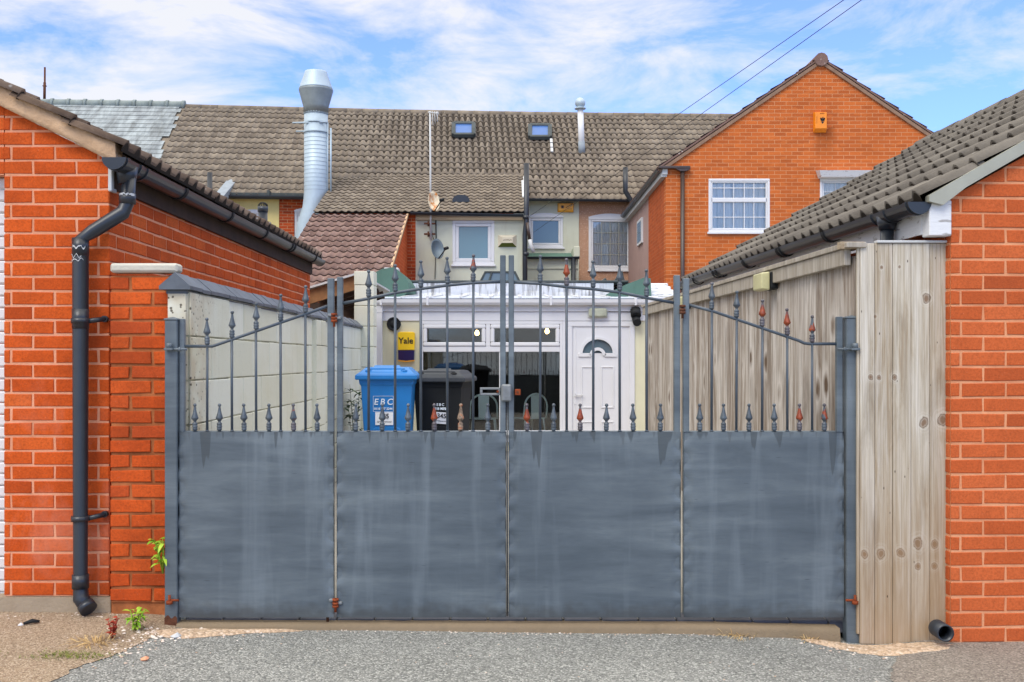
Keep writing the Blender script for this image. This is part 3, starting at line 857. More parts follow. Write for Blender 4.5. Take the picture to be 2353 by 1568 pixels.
def blob_sheet(name, mat, cx, cy, rx, ry, dz, seed, rot=0.0):
    mb = MB(); nr, na = 10, 90; vs_ = []
    for i in range(nr+1):
        for j in range(na):
            a = 2*math.pi*j/na
            k = 1 + .30*mnoise.noise(Vector((math.cos(a)*1.3, math.sin(a)*1.3, seed))) + .16*mnoise.noise(Vector((math.cos(a)*5, math.sin(a)*5, seed))) + .08*mnoise.noise(Vector((math.cos(a)*16, math.sin(a)*16, seed)))
            ux, uy = rx*k*(i+.01)/nr*math.cos(a), ry*k*(i+.01)/nr*math.sin(a)
            x, y = cx+ux*math.cos(rot)-uy*math.sin(rot), cy+ux*math.sin(rot)+uy*math.cos(rot)
            vs_.append((x, y, gz(x, y)+lerp(dz, .0015, max(0, (i/nr-.6)/.4))+.002*mnoise.noise(Vector((x*20, y*20, 0)))*(1-i/nr)))
    mb.add(vs_, [(i*na+j, i*na+(j+1) % na, (i+1)*na+(j+1) % na, (i+1)*na+j) for i in range(nr) for j in range(na)], 0, .5, True)
    return mb.build(name, mat, kind='structure')
blob_sheet('spilt_mortar_patch', M['sand'], 1.84, 4.94, .30, .10, .012, 1.5)
blob_sheet('spilt_mortar_patch', M['sand'], 1.58, 4.98, .16, .05, .014, 4.5, -.2)
blob_sheet('spilt_mortar_patch', M['sand'], -1.52, 4.96, .22, .075, .014, 8.5, .15)
blob_sheet('spilt_mortar_patch', M['sand'], -1.25, 5.0, .22, .03, .012, 12.5, .1)
# yard behind the gate
mb = MB()
yz = [(5.2, .085), (5.6, .12), (7.5, .2), (9.4, .27), (11.2, .27), (14.2, .1), (15.2, .06)]
for (ya, za), (yb, zb) in zip(yz, yz[1:]):
    mb.add([(-1.63, ya, za), (2.2, ya, za), (2.2, yb, zb), (-1.63, yb, zb)], [(0,1,2,3)])
mb.add([(-8, 11.3, .05), (-1.63, 11.3, .05), (-1.63, 24, .05), (-8, 24, .05)], [(0,1,2,3)])
mb.build('yard_paving', M['paving'], kind='structure')

def mixed(v): return v
# ================================================================ LEFT GARAGE
GX, GY, GB = -2.07, 5.29, 10.6          # side wall plane, front plane, far end
SLP = .50
verge_bot = lambda x: 2.415 + SLP*(-2.03-x)
g = thing('brick_garage', 'red brick garage on the left with a mossy tiled roof, black gutter and downpipe', 'garage', (-2.4, 5.6, .1))
mb = MB()
slope_clip = [(SLP, 1.0, 2.415 + SLP*-2.03 - .002)]    # SLP*u + v <= c  with u = x
O = (0, GY, 0)
def tone_band(u, v): return min(max(R.gauss(.55, .16), 0), 1)
brick_wall(mb, O, (1,0,0), (0,-1,0), -2.61, GX, .182, 3.2, clip=slope_clip, off=.036, tones=tone_band)
brick_wall(mb, O, (1,0,0), (0,-1,0), -4.6, -2.61, 2.357, 4.2, clip=slope_clip, off=.12, tones=tone_band)
brick_wall(mb, O, (1,0,0), (0,-1,0), -5.2, -4.6, .182, 4.2, clip=slope_clip, off=.0, tones=tone_band)
mb.build('front_wall', [M['brick_left'], M['mortar_left']], g)
mb = MB()
brick_wall(mb, (GX, GY-.002, 0), (0,1,0), (1,0,0), 0, GB-GY, .182, 2.285, off=.1, tones=tone_band)
mb.box((-5.2, GB-.1, .1), (GX-.12, GB, 2.6), 1)
mb.build('side_wall', [M['brick_left'], M['mortar_left']], g)
mb = MB()
mb.grid(lambda u, v: Vector((lerp(-6.0, GX+.02, u), GY-.03-.012*mnoise.noise(Vector((u*40, v*3, 1))), lerp(.06, .18, v))), 60, 3)
mb.box((-6.0, GY-.02, .05), (GX+.018, GY+.1, .179))
mb.build('plinth', M['concrete'], g)
# roof
cs = Vector((-1, 0, SLP)).normalized()
mb = MB()
tile_roof(mb, (-1.975, GY-.085, 2.462), (0,1,0), cs, GB+.16-GY+.1, 3.4, .30, .165, .036, .03, .014, 8, prof_roman)
mb.add([Vector((-1.99, GY-.03, 2.46)), Vector((-1.99, GB+.12, 2.46)), Vector((-1.99, GB+.12, 2.46))+cs*3.4, Vector((-1.99, GY-.03, 2.46))+cs*3.4], [(0,1,2,3)], 1)
mb.add([Vector((-5.03, GY-.1, 3.99)), Vector((-5.03, GB+.15, 3.99)), Vector((-8.2, GB+.15, 2.4)), Vector((-8.2, GY-.1, 2.4))], [(0,1,2,3)], 0)
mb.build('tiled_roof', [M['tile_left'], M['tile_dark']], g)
# cement verge along the gable
mb = MB()
def verge_pt(u, v):
    x = lerp(-2.015, -5.0, u); lo = verge_bot(x); h = .102
    a = v*3
    n = .010*mnoise.noise(Vector((x*9, v*5, 2))) + .006*mnoise.noise(Vector((x*30, v*9, 4)))
    if a < 1: return Vector((x, lerp(GY+.02, GY-.055, a)-n, lo+n*.5))
    if a < 2: return Vector((x, GY-.055-n*(1.4), lerp(lo, lo+h, a-1)))
    return Vector((x, lerp(GY-.055, GY+.06, a-2)-n, lo+h+n))
mb.grid(verge_pt, 140, 12)
mb.prism([(-2.015, GY+.02, verge_bot(-2.015)), (-2.015, GY-.052, verge_bot(-2.015)), (-2.015, GY-.052, verge_bot(-2.015)+.102), (-2.015, GY+.05, verge_bot(-2.015)+.102)], (-.01, 0, .004))
mb.build('cement_verge', M['cement'], g)
# eaves boards
mb = MB()
mb.box((-2.068, GY+.012, 2.288), (-2.046, GB+.02, 2.45))
mb.build('fascia_board', M['wood_dark'], g)
mb = MB(); mb.cbox((GX+.002, GY-.02, 2.27), (GX+.022, GY+.05, 2.40)); mb.build('eaves_end', M['grey_white'], g)
# gutter
gut = MB(); GUX = -1.985
half_pipe(gut, (GUX, GY-.15, 2.418), (GUX, GB+.1, 2.440), .058)
half_disc(gut, (GUX, GY-.15, 2.418), (0,-1,0), .061, .006)
half_disc(gut, (GUX, GB+.1, 2.440), (0,1,0), .061, .006)
gut = gut.build('gutter', M['black_pvc'], g)
mb = MB()
for yb in (GY-.13, GY+.06, GY+.16):
    mb = MB(); half_pipe(mb, (GUX, yb, 2.419), (GUX, yb+.03, 2.419), .065, th=.007); mb.build('gutter_union', M['black_pvc'], gut)
mb = MB()
mb.tube([(GUX, GY+.02, 2.40), (GUX, GY+.02, 2.31)], [.058, .042], 14)
mb.build('gutter_outlet', M['black_pvc'], gut)
for yb in (6.1, 7.12, 8.14, 9.1, 9.2, 10.2):
    mb = MB(); half_pipe(mb, (GUX, yb, 2.42+.022*(yb-5.2)/5.5), (GUX, yb+.035, 2.42+.022*(yb-5.2)/5.5), .066, th=.008)
    mb.box((GUX-.07, yb, 2.40), (GUX-.045, yb+.035, 2.45)); mb.build('gutter_bracket', M['black_matte'], gut)
# downpipe with swan neck and shoe
dpx = PX(183, 5.2)
pts = [(GUX+.012, GY+.02, 2.36), (GUX+.012, GY+.0, 2.22), (GUX-.005, GY-.02, 2.16), (dpx+.06, GY-.075, 2.055), (dpx, GY-.08, 2.01), (dpx, GY-.08, .25), (dpx+.004, GY-.085, .19), (dpx+.05, GY-.11, .145)]
mb = MB(); mb.tube(pts, [.035, .035, .036, .036, .036, .035, .037, .037], 18)
dp = mb.build('downpipe', M['black_pvc'], g)
mb = MB()
for za, zb in ((2.205, 2.26), (1.93, 2.02), (1.56, 1.66), (.24, .31)):
    xx = GUX+.012 if za > 2.1 else dpx; yy = GY-.004 if za > 2.1 else GY-.08
    mb = MB(); mb.tube([(xx, yy, za), (xx, yy, zb)], .0415, 18); mb.build('pipe_socket', M['black_pvc'], dp)
mb = MB(); mb.tube([(dpx+.035, GY-.102, .16), (dpx+.058, GY-.116, .14)], .044, 18); mb.build('pipe_shoe', M['black_pvc'], dp)
for zc in (1.60, .595):
    mb = MB(); mb.tube([(dpx, GY-.08, zc-.013), (dpx, GY-.08, zc+.013)], .046, 18)
    mb.tube([(dpx+.04, GY-.075, zc), (dpx+.105, GY-.02, zc+.012)], .013, 8); mb.tube([(dpx+.098, GY-.03, zc+.012), (dpx+.098, GY-.0, zc+.012)], .017, 10)
    mb.build('pipe_clip', M['black_pvc'], dp)
for (z0, z1, xx, yy, sl_) in ((2.245, 2.262, GUX+.012, GY-.004, .0), (1.968, 1.978, dpx, GY-.08, .006), (1.905, 1.912, dpx, GY-.08, -.006), (1.925, 1.931, dpx, GY-.08, .01)):
    mb = MB(); a0_ = R.uniform(3.4, 4.0); a1_ = a0_+R.uniform(1.4, 2.4); n = 14
    tp_ = [(lerp(a0_, a1_, i/n), R.uniform(-.004, .004)+sl_*math.sin(i*.9), R.uniform(.3, 1)) for i in range(n+1)]
    mb.add([(xx+.0424*math.cos(a), yy+.0424*math.sin(a), (z0+z1)/2+o_-(z1-z0)/2*w_) for a, o_, w_ in tp_]+[(xx+.0424*math.cos(a), yy+.0424*math.sin(a), (z0+z1)/2+o_+(z1-z0)/2*w_) for a, o_, w_ in tp_], [(i, i+1, n+2+i, n+1+i) for i in range(n)])
    mb.build('tape_scrap', M['grey_white'], dp)
mb = MB()
n_r = 36
for i in range(n_r):
    z0 = .12+i*(2.235/n_r); mb.cbox((-4.6, GY+.07, z0+.004), (-2.61, GY+.10, z0+2.235/n_r), .008)
mb.build('roller_door', M['white_pvc'], g)

# ---------------------------------------------------------------- brick pier beside the garage
pr = thing('gate_pier', 'narrow red brick pier with dark mortar and a pale stone cap beside the garage', 'brick pier', (-1.9, 5.25, .1))
mb = MB()
brick_wall(mb, (0, 5.225, 0), (1,0,0), (0,-1,0), -2.035, -1.735, .165, 1.83, bl=.225, bh=.0757, mort=.016, dep=.008, off=.215, thick=.12, jit=.003)
brick_wall(mb, (-1.737, 5.235, 0), (0,1,0), (1,0,0), 0, .12, .165, 1.83, bl=.225, bh=.0757, mort=.016, dep=.006, off=.05, thick=.1, jit=.003)
mb.box((-2.036, 5.235, .07), (-1.742, 5.34, .168), 1)
mb.build('brickwork', [M['brick_pier'], M['mortar_pier']], pr)
mb = MB(); mb.cbox((-2.03, 5.195, 1.845), (-1.685, 5.285, 1.893), .010); mb.build('cap_stone', M['cap_stone'], pr, bevel=.004)

# ================================================================ PAINTED BLOCK WALL
bw = thing('block_wall', 'cream painted concrete block wall with sloping blue brick coping behind the left gate', 'wall', (-1.68, 8.0, .1))
mb = MB()
BX = -1.63
brick_wall(mb, (BX, 5.17, 0), (0,1,0), (1,0,0), 0, 6.1, -.05, 1.747, bl=.45, bh=.2245, mort=.008, dep=.006, off=-.05, thick=.096, jit=.002, inset=.004)
brick_wall(mb, (BX-.094, 5.166, 0), (1,0,0), (0,-1,0), 0, .094, -.05, 1.747, bl=.45, bh=.2245, mort=.008, dep=.006, off=.2, thick=.05, jit=.002, inset=.004)
mb.build('blockwork', [M['block'], M['block_mortar']], bw)
mb = MB()
brick_wall(mb, (BX+.012, 5.176, 0), (0,1,0), (1,0,0), 0, .72, -.05, 1.745, bl=.72, bh=.2245, mort=.007, dep=.008, thick=.02, jit=.002, inset=.004, off=.36)
brick_wall(mb, (BX+.03, 8.43, 0), (0,1,0), (1,0,0), 0, .42, -.05, 1.735, bl=.45, bh=.2245, mort=.007, dep=.012, thick=.04, jit=.002, inset=.004)
mb.box((BX-.04, 8.425, .06), (BX+.04, 8.43, 1.73), 0)
mb.build('pilaster', [M['block'], M['block_mortar']], bw)
mb = MB(); y = 5.13; i = 0
while y < 11.2:
    L_ = .22 if i % 3 == 0 else .148
    j = R.uniform(-.003, .003); xc = -1.679+R.uniform(-.002, .002)
    mb.prism([(xc-.078, y, 1.752+j), (xc+.078, y, 1.752+j), (xc+.078, y, 1.770+j), (xc, y, 1.838+j), (xc-.078, y, 1.770+j)], (0, L_-.007, 0), 0, R.random())
    y += L_; i += 1
mb.box((-1.73, 5.16, 1.735), (-1.625, 11.2, 1.753))
mb.build('coping', M['coping'], bw)
mb = MB()
brick_wall(mb, (-1.70, 11.2, 0), (1,0,0), (0,-1,0), 0, .215, .2, 2.372, bl=.45, bh=.2245, mort=.008, dep=.008, off=.45, thick=.2, jit=.002, inset=.004)
brick_wall(mb, (-1.49, 11.2, 0), (0,1,0), (1,0,0), 0, .22, .2, 2.372, bl=.45, bh=.2245, mort=.008, dep=.008, off=.45, thick=.1, jit=.002, inset=.004)
mb.build('end_pier', [M['block'], M['block_mortar']], bw)

# ---------------------------------------------------------------- timber canopy behind the wall
cp = thing('timber_canopy', 'dark open timber canopy with a brown front board beyond the block wall', 'canopy', (-2.2, 12.5, .05))
mb = MB()
a0, a1 = Vector((PX(700, 11.6), 11.6, PZ(684, 11.6))), Vector((PX(822, 11.6), 11.6, PZ(646, 11.6)))
mb.prism([a0+V3(0,0,-.09), a1+V3(0,0,-.09), a1+V3(0,0,.07), a0+V3(0,0,.07)], (0, .04, 0)); mb.build('front_board', M['wood_brown'], cp)
mb = MB(); mb.prism([a0+V3(-.02,-.05,.075), a1+V3(.02,-.05,.075), a1+V3(.02,-.05,.098), a0+V3(-.02,-.05,.098)], (0, 3.0, 0)); mb.build('roof_sheet', M['grey_white'], cp)
mb = MB()
for i in range(5):
    mb = MB(); mb.bar(a0+V3(0, .4+i*.5, -.0), a1+V3(0, .4+i*.5, -.0), .05, .1); mb.build('rafter', M['wood_dark'], cp)
mb = MB(); mb.bar(V3(-2.25, 11.68, 1.92), V3(-1.75, 11.68, 1.83), .03, .09); mb.build('brace', M['wood_dark'], cp)
mb = MB(); mb.box((-2.9, 14.2, .05), (-2.08, 14.25, 2.2)); mb.box((-2.9, 11.7, .05), (-2.86, 14.2, 2.1)); mb.build('back_boarding', M['wood_dark'], cp)
mb = MB(); mb.box((-1.75, 11.66, .05), (-1.68, 11.7, 2.2)); mb.build('post', M['wood_dark'], cp)
mb = MB(); mb.box((-2.85, 11.66, .05), (-2.78, 11.7, 2.0)); mb.build('post', M['wood_dark'], cp)

# ================================================================ THE GATE
GD = 5.10
S_ = FPX/GD
GZT, GZB = PZ(992, GD), PZ(1417, GD)
def arch_z(x, pts):
    for (xa, za), (xb, zb) in zip(pts, pts[1:]):
        if xa <= x <= xb: return lerp(za, zb, (x-xa)/(xb-xa))
    return pts[0][1] if x < pts[0][0] else pts[-1][1]
# spear finial, built once and copied
FIN = [(.0085, 0), (.0085, .004), (.0125, .007), (.0125, .013), (.0105, .015), (.0130, .018), (.0130, .026), (.0105, .028), (.0125, .031), (.0125, .037), (.0075, .042), (.0065, .047), (.0100, .052), (.0178, .061), (.0165, .067), (.0115, .083), (.0075, .100), (.0052, .114), (.0050, .117)]
fin_mesh = {}
def finial(leaf, x, z, kind):
    if kind not in fin_mesh:
        mb = MB(); mb.lathe(FIN, (0, 0, 0), 12, 0, .5, True, {12, 13, 14, 15, 16})
        ball = [(.0085*math.sin(math.pi*i/8)+.0002, .1245-.0085*math.cos(math.pi*i/8)) for i in range(9)]
        mb.lathe(ball, (0, 0, 0), 12)
        o = mb.build('finial', M[kind], leaf, None, local=1)
        o.location = WM[leaf.name].inverted() @ V3(x, GD-.0, z)
        fin_mesh[kind] = o
    else:
        o = fin_mesh[kind].copy(); COL.objects.link(o); o.parent = leaf
        if 'label' in o: del o['label']
        o.location = WM[leaf.name].inverted() @ V3(x, GD, z)
    o.rotation_euler.z = R.uniform(-.25, .25); o.rotation_euler.y = R.uniform(-.02, .02); o.scale = (1.02, 1.02, 1.04)
    if kind != 'finial': o['label'] = {'finial_rust': 'rusty orange spear finial', 'finial_flake': 'spear finial with flaking paint', 'finial_tan': 'dull tan spear finial'}[kind]
    return o
def bare_local(mb, leaf): return mb
leaves = [
 dict(lab='outer left gate panel hung from the post by the brick pier, rail rising rightward', xa=412, xb=768, sa=(413,425,733), sb=(753,768,640),
      rail=[(425,796),(488,796),(500,792),(753,704)], bars=[476,533,588.6,645,702], fins=[448,504,561,618,674.6,729], up={}, lo={674.6:'finial_flake'}),
 dict(lab='inner left gate panel with the grey lock box and slide bolt on its edge', xa=775, xb=1163, sa=(775,788,637), sb=(1149,1162,587),
      rail=[(788,697.5),(849,686),(906.5,673.6),(966.7,664),(1029.6,655.8),(1087,650.4),(1149,648)], bars=[847,908,967,1028,1087], fins=[817,878,937,998,1058,1121], up={1087:'finial_flake'}, lo={998:'finial_rust',1058:'finial_tan'}),
 dict(lab='inner right gate panel with the long dark drip stain, meeting the lock side', xa=1169.5, xb=1563, sa=(1168.5,1181,587), sb=(1548,1562,633),
      rail=[(1181,649),(1239.8,652),(1304,660),(1363,664.5),(1423,672),(1484.6,684.6),(1548,696)], bars=[1241,1302,1363,1424,1486], fins=[1211,1272,1333,1393,1455,1517], up={1302:'finial_rust'}, lo={1211:'finial_rust',1333:'finial_rust'}),
 dict(lab='outer right gate panel in front of the timber fence, top rail falling to the right', xa=1570, xb=1937, sa=(1569,1583,640), sb=(1921,1935,728),
      rail=[(1583,701),(1640,716),(1835,783),(1848,789),(1862,790.5),(1921,790.5)], bars=[1635,1692,1751,1809,1866], fins=[1608,1662.5,1721,1779,1837,1894], up={1635:'finial_flake',1751:'finial_rust',1809:'finial_rust',1866:'finial_flake'}, lo={1837:'finial_rust',1894:'finial_flake'}),
]
gate_objs = []
for gi, L in enumerate(leaves):
    x0, x1 = PX(L['xa'], GD), PX(L['xb'], GD)
    lf = thing('gate_leaf', L['lab'], 'gate', ((x0+x1)/2, GD, GZB), 'four hinged panels of the metal gate')
    gate_objs.append(lf)
    # sheet panel, dented along its welded edges
    mb = MB(); nu, nv = 110, 60
    ph = gi*3.7
    def skin(u, v, yo=-.018):
        x, z = lerp(x0, x1, u), lerp(GZB, GZT, v)
        d = .0016*mnoise.noise(Vector((x*3.1, z*2.2, ph)))
        ed = min(u, 1-u)*(x1-x0)
        d += max(0, 1-ed/.05)*.013*(.5-.5*math.cos(2*math.pi*z/.118+ph))
        d += max(0, 1-(GZT-z)/.03)*.002*mnoise.noise(Vector((x*24, 0, ph)))
        return Vector((x, GD+yo+d, z))
    mb.grid(skin, nu, nv)
    mb.add([(x0, GD-.018, GZB), (x1, GD-.018, GZB), (x1, GD-.014, GZB), (x0, GD-.014, GZB), (x0, GD-.018, GZT), (x1, GD-.018, GZT), (x1, GD-.0, GZT), (x0, GD-.0, GZT)],
           [(0,3,2,1), (4,5,6,7), (3,7,6,2), (0,4,7,3), (1,2,6,5)])
    mb.build('sheet_panel', M['gate'], lf)
    for (ua, ub, vt) in (L['sa'], L['sb']):
        mb = MB(); mb.cbox((PX(ua, GD), GD-.0125, GZB+.01), (PX(ub, GD), GD+.0165, PZ(vt, GD)), .003); mb.build('stile', M['post'], lf)
    rp = [(PX(u, GD), PZ(v, GD)) for u, v in L['rail']]
    mb = MB(); mb.tube([(x, GD, z) for x, z in rp], .0078, 8); mb.build('top_rail', M['gate_bar'], lf)
    mb = MB(); mb.cbox((x0+.004, GD+.0, GZT-.03), (x1-.004, GD+.024, GZT+.003), .003); mb.build('cross_rail', M['post'], lf)
    mb = MB(); mb.cbox((x0+.004, GD+.0, GZB+.004), (x1-.004, GD+.024, GZB+.04), .003); mb.build('bottom_rail', M['post'], lf)
    for u in L['bars']:
        x = PX(u, GD); zt = arch_z(x, rp)
        mb = MB(); mb.tube([(x, GD, GZT-.002), (x+R.uniform(-.002, .002), GD, zt)], .0066, 8)
        mb.lathe([(.011, 0), (.008, .004), (.0066, .006)], (x, GD, GZT+.002), 8); mb.build('bar', M['gate_bar'], lf)
        finial(lf, x, zt+.005, L['up'].get(u, 'finial'))
    for u in L['fins']:
        finial(lf, PX(u, GD), GZT+.002, L['lo'].get(u, 'finial'))
# fittings on the leaves
def hinge(leaf, u, v, rusty=True, w=30):
    x, z = PX(u, GD), PZ(v, GD)
    mb = MB()
    mb.cbox((x-w*.5/S_, GD-.030, z+.006), (x-2/S_, GD-.0, z+.020), .003)
    mb.cbox((x+2/S_, GD-.030, z-.008), (x+w*.5/S_, GD-.0, z+.006), .003)
    hg = mb.build('hinge', M['steel'], leaf)
    mb = MB(); mb.tube([(x, GD-.028, z-.045), (x, GD-.028, z+.022)], .006, 10)
    for k in (-.022, -.008, .010): mb.tube([(x, GD-.028, z+k), (x, GD-.028, z+k+.012)], .0155, 12)
    mb.build('hinge_pin', M['rust'] if rusty else M['rust_dark'], hg)
hinge(gate_objs[0], 770, 731); hinge(gate_objs[0], 773, 1383)
hinge(gate_objs[3], 1566, 712, False, 12)
lk = gate_objs[1]
xa, xb = PX(1152, GD), PX(1175, GD)
mb = MB(); mb.cbox((xa, GD-.062, PZ(922, GD)), (xb, GD-.014, PZ(883, GD)), .006); mb.build('lock_box', M['steel'], lk, bevel=.003)
mb = MB(); bx0, bx1 = PX(1103, GD), PX(1149, GD); z0, z1 = PZ(908.5, GD), PZ(890.5, GD)
for (a, b, c, d) in ((bx0, bx1, z1-.011, z1), (bx0, bx1, z0, z0+.011), (bx0, bx0+.013, z0+.011, z1-.011), (bx1-.012, bx1, z0+.011, z1-.011)): mb.cbox((a, GD-.02, c), (b, GD-.008, d), .002)
sb = mb.build('slide_bolt', M['steel'], lk)
mb = MB(); mb.tube([(bx1-.012, GD-.03, (z0+z1)/2), (bx1-.012, GD-.01, (z0+z1)/2)], .006, 10); mb.build('bolt_knob', M['rust'], sb)
mb = MB(); mb.cbox((PX(1183, GD), GD-.03, PZ(908, GD)), (PX(1196, GD), GD-.0, PZ(894.5, GD)), .002); kb = mb.build('strike_plate', M['rust'], gate_objs[2])
mb = MB(); mb.tube([(PX(1189, GD), GD-.032, PZ(901, GD)), (PX(1189, GD), GD-.02, PZ(901, GD))], .006, 10); mb.build('bolt_hole', M['rust_dark'], kb)
mb = MB(); mb.tube([(PX(1165.5, GD), GD+.004, PZ(923, GD)), (PX(1165.5, GD), GD+.004, .125)], .0042, 8); mb.build('drop_bolt', M['steel'], lk)
mb = MB(); mb.tube([(PX(752, GD), GD+.01, .16), (PX(752, GD), GD+.01, .085)], .007, 8); mb.build('drop_bolt', M['rust_dark'], gate_objs[0])
# posts
for (ua, ub, vt, vb, lab, sgn) in ((383.5, 412, 733, 1442, 'left gate post, square dark metal, rusty at its foot, standing by the brick pier', 1), (1940, 1972.5, 729, 1471, 'right gate post, square grey metal, standing against the pale timber panel', -1)):
    x0, x1 = PX(ua, GD), PX(ub, GD); zt, zb = PZ(vt, GD), PZ(vb, GD)
    po = thing('gate_post', lab, 'gate post', ((x0+x1)/2, GD, zb), 'posts carrying the metal gate')
    mb = MB(); mb.cbox((x0, GD-.035, zb-.05), (x1, GD+.03, zt-.006), .004); mb.build('shaft', M['post'], po)
    mb = MB(); mb.cbox((x0-.004, GD-.039, zt-.008), (x1+.004, GD+.034, zt), .002)
    mb.add([(x0-.002, GD-.037, zt), (x1+.002, GD-.037, zt), (x1+.002, GD+.032, zt), (x0-.002, GD+.032, zt), ((x0+x1)/2, GD, zt+.010)], [(0,1,4),(1,2,4),(2,3,4),(3,0,4)])
    mb.build('cap', M['post'], po)
    xm = (x0+x1)/2
    for k, v in enumerate((803, 1376)):
        z = PZ(v, GD); mb = MB()
        if k == 0:
            mb.cbox((xm-.022, GD-.075, z-.006), (xm+.02, GD-.034, z+.006), .002); mb.tube([(xm+sgn*-.0, GD-.058, z+.004), (xm, GD-.058, z+.03)], .014, 12)
            mb.tube([(xm, GD-.05, z), (xm+sgn*.085, GD-.05, z)], .006, 8); mb.tube([(xm+sgn*.045, GD-.05, z), (xm+sgn*.055, GD-.05, z)], .012, 6)
            mb.build('hinge', M['post'], po)
        else:
            mb.tube([(xm, GD-.055, z-.014), (xm, GD-.055, z+.03)], .007, 10); mb.tube([(xm, GD-.055, z-.014), (xm, GD-.055, z+.002)], .016, 12)
            mb.tube([(xm-sgn*.0, GD-.052, z+.004), (xm+sgn*.045, GD-.052, z+.004)], .006, 8)
            mb.build('hinge', M['rust'], po)
    if sgn == 1:
        mb = MB(); mb.grid(lambda u, v: Vector((lerp(x0-.0006, x1+.0006, u), GD-.0358, lerp(zb-.01, zb+.055+.05*mnoise.noise(Vector((u*2.0, 0, 5))), v))), 10, 6); mb.build('rust_patch', M['rust_dark'], po)
# threshold under the gate
th = thing('threshold_kerb', 'worn concrete kerb with blue pavers running beneath the metal gate', 'kerb', (0, 5.12, .05))
mb = MB()
def kerb(u, v):
    x = lerp(-1.645, 1.63, u); zt = lerp(.098, .088, u) - .012*max(0, (u-.8)/.2)
    n = .004*mnoise.noise(Vector((x*12, v*3, 8)))
    a = v*2
    if a < 1: return Vector((x, 5.055-.02*(1-a)-n, lerp(gz(x, 5.05)-.03, zt-.004, a)))
    return Vector((x, lerp(5.055, 5.14, a-1), zt+n*.5))
mb.grid(kerb, 160, 8); mb.build('kerb_stone', M['kerb'], th)
mb = MB(); x = -1.63
while x < 1.6:
    w = .19; mb.cbox((x+.004, 5.135, .03), (x+w-.004, 5.30, lerp(.104, .094, (x+1.6)/3.2)), .005, 0, R.random()); x += w
mb.build('paver_row', M['blue_paver'], th)
# ================================================================ RIGHT GARAGE (turned a little towards the yard)
PH = math.atan(.047)
rg = thing('brick_garage', 'orange brick garage on the right with a grey tiled roof and metal verge trim', 'garage', (2.153, 5.0, 0), None, PH)
MR = WM[rg.name]
def RB(mb, name, mats, parent=rg, **k): return moved(mb, MR).build(name, mats, parent, **k)
RS = .575
rclip = [(-.55, 1.0, 2.195)]
mb = MB(); brick_wall(mb, (0,0,0), (1,0,0), (0,-1,0), 0, 2.2, .018, 3.6, clip=rclip, off=.05, tones=lambda u, v: min(max(R.gauss(.52, .17), 0), 1)); RB(mb, 'front_wall', [M['brick_right'], M['mortar_right']])
mb = MB(); brick_wall(mb, (0, .01, 0), (0,1,0), (-1,0,0), 0, 5.3, .018, 2.15, off=.05); mb.box((.12, 5.2, 0), (4.6, 5.31, 2.3), 1); RB(mb, 'side_wall', [M['brick_right'], M['mortar_right']])
us = Vector((1, 0, RS)).normalized()
EX, EZ = -.150, 2.172
mb = MB()
tile_roof(mb, (EX, -.03, EZ), (0,1,0), us, 5.46, 2.84, .325, .165, .036, .030, .014, 8, prof_roman)
mb.add([V3(EX+.02, -.0, EZ-.01), V3(EX+.02, 5.4, EZ-.01), V3(EX+.02, 5.4, EZ-.01)+us*2.85, V3(EX+.02, 0, EZ-.01)+us*2.85], [(0,1,2,3)], 1)
e2 = V3(EX, -.03, EZ)+us*2.84
mb.add([e2+V3(.1,0,0), e2+V3(.1,5.46,0), e2+V3(2.5,5.46,-1.45), e2+V3(2.5,0,-1.45)], [(0,1,2,3)], 0)
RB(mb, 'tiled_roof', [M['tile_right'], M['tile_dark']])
mb = MB()
for i in range(13):
    ya = -.03+i*.42; yb = min(ya+.428, 5.43)
    c = e2+V3(.03, 0, -.03)
    mb.tube([(c.x, ya, c.z), (c.x, yb, c.z)], [.115, .108], 14, 0, R.random())
RB(mb, 'ridge_tiles', [M['tile_right']])
# metal verge trim following the gable
mb = MB()
def rv(x, dz): return V3(x, 0, EZ + RS*(x-EX) + dz)
mb.prism([rv(EX+.02, .012)+V3(0,-.052,0), rv(2.2, .012)+V3(0,-.052,0), rv(2.2, -.052)+V3(0,-.052,0), V3(.05, -.052, rv(.05,-.052).z), V3(EX+.09, -.052, EZ-.022), V3(EX+.02, -.052, EZ-.005)], (0, .045, 0))
RB(mb, 'verge_trim', M['trim_grey'])
mb = MB(); mb.cbox((-.115, -.02, 2.005), (-.004, .06, 2.178), .004); RB(mb, 'eaves_end', M['flaky_white'])
mb = MB(); mb.box((-.118, .06, 2.02), (-.10, 5.35, 2.17)); RB(mb, 'fascia_board', M['flaky_white'])
mb = MB(); RGX = -.165
half_pipe(mb, (RGX, -.02, 2.168), (RGX, 5.45, 2.182), .056)
half_disc(mb, (RGX, -.02, 2.168), (0,-1,0), .059, .006); half_disc(mb, (RGX, 5.45, 2.182), (0,1,0), .059, .006)
rgut = RB(mb, 'gutter', M['black_pvc'])
mb = MB()
for yb in (.0, .27, .43):
    mb = MB(); half_pipe(mb, (RGX, yb, 2.169), (RGX, yb+.03, 2.169), .063, th=.007); RB(mb, 'gutter_union', M['black_pvc'], rgut)
mb = MB()
mb.tube([(RGX, .36, 2.15), (RGX, .36, 2.08)], [.055, .04], 14); RB(mb, 'gutter_outlet', M['black_pvc'], rgut)
for yb in (1.15, 2.0, 2.05, 2.9, 3.75, 3.85, 4.6, 5.3):
    mb = MB(); half_pipe(mb, (RGX, yb, 2.17), (RGX, yb+.03, 2.17), .063, th=.008); RB(mb, 'gutter_bracket', M['black_matte'], rgut)
mb = MB(); mb.tube([(RGX, .36, 2.12), (RGX, .36, .3)], .034, 14); RB(mb, 'downpipe', M['black_pvc'])

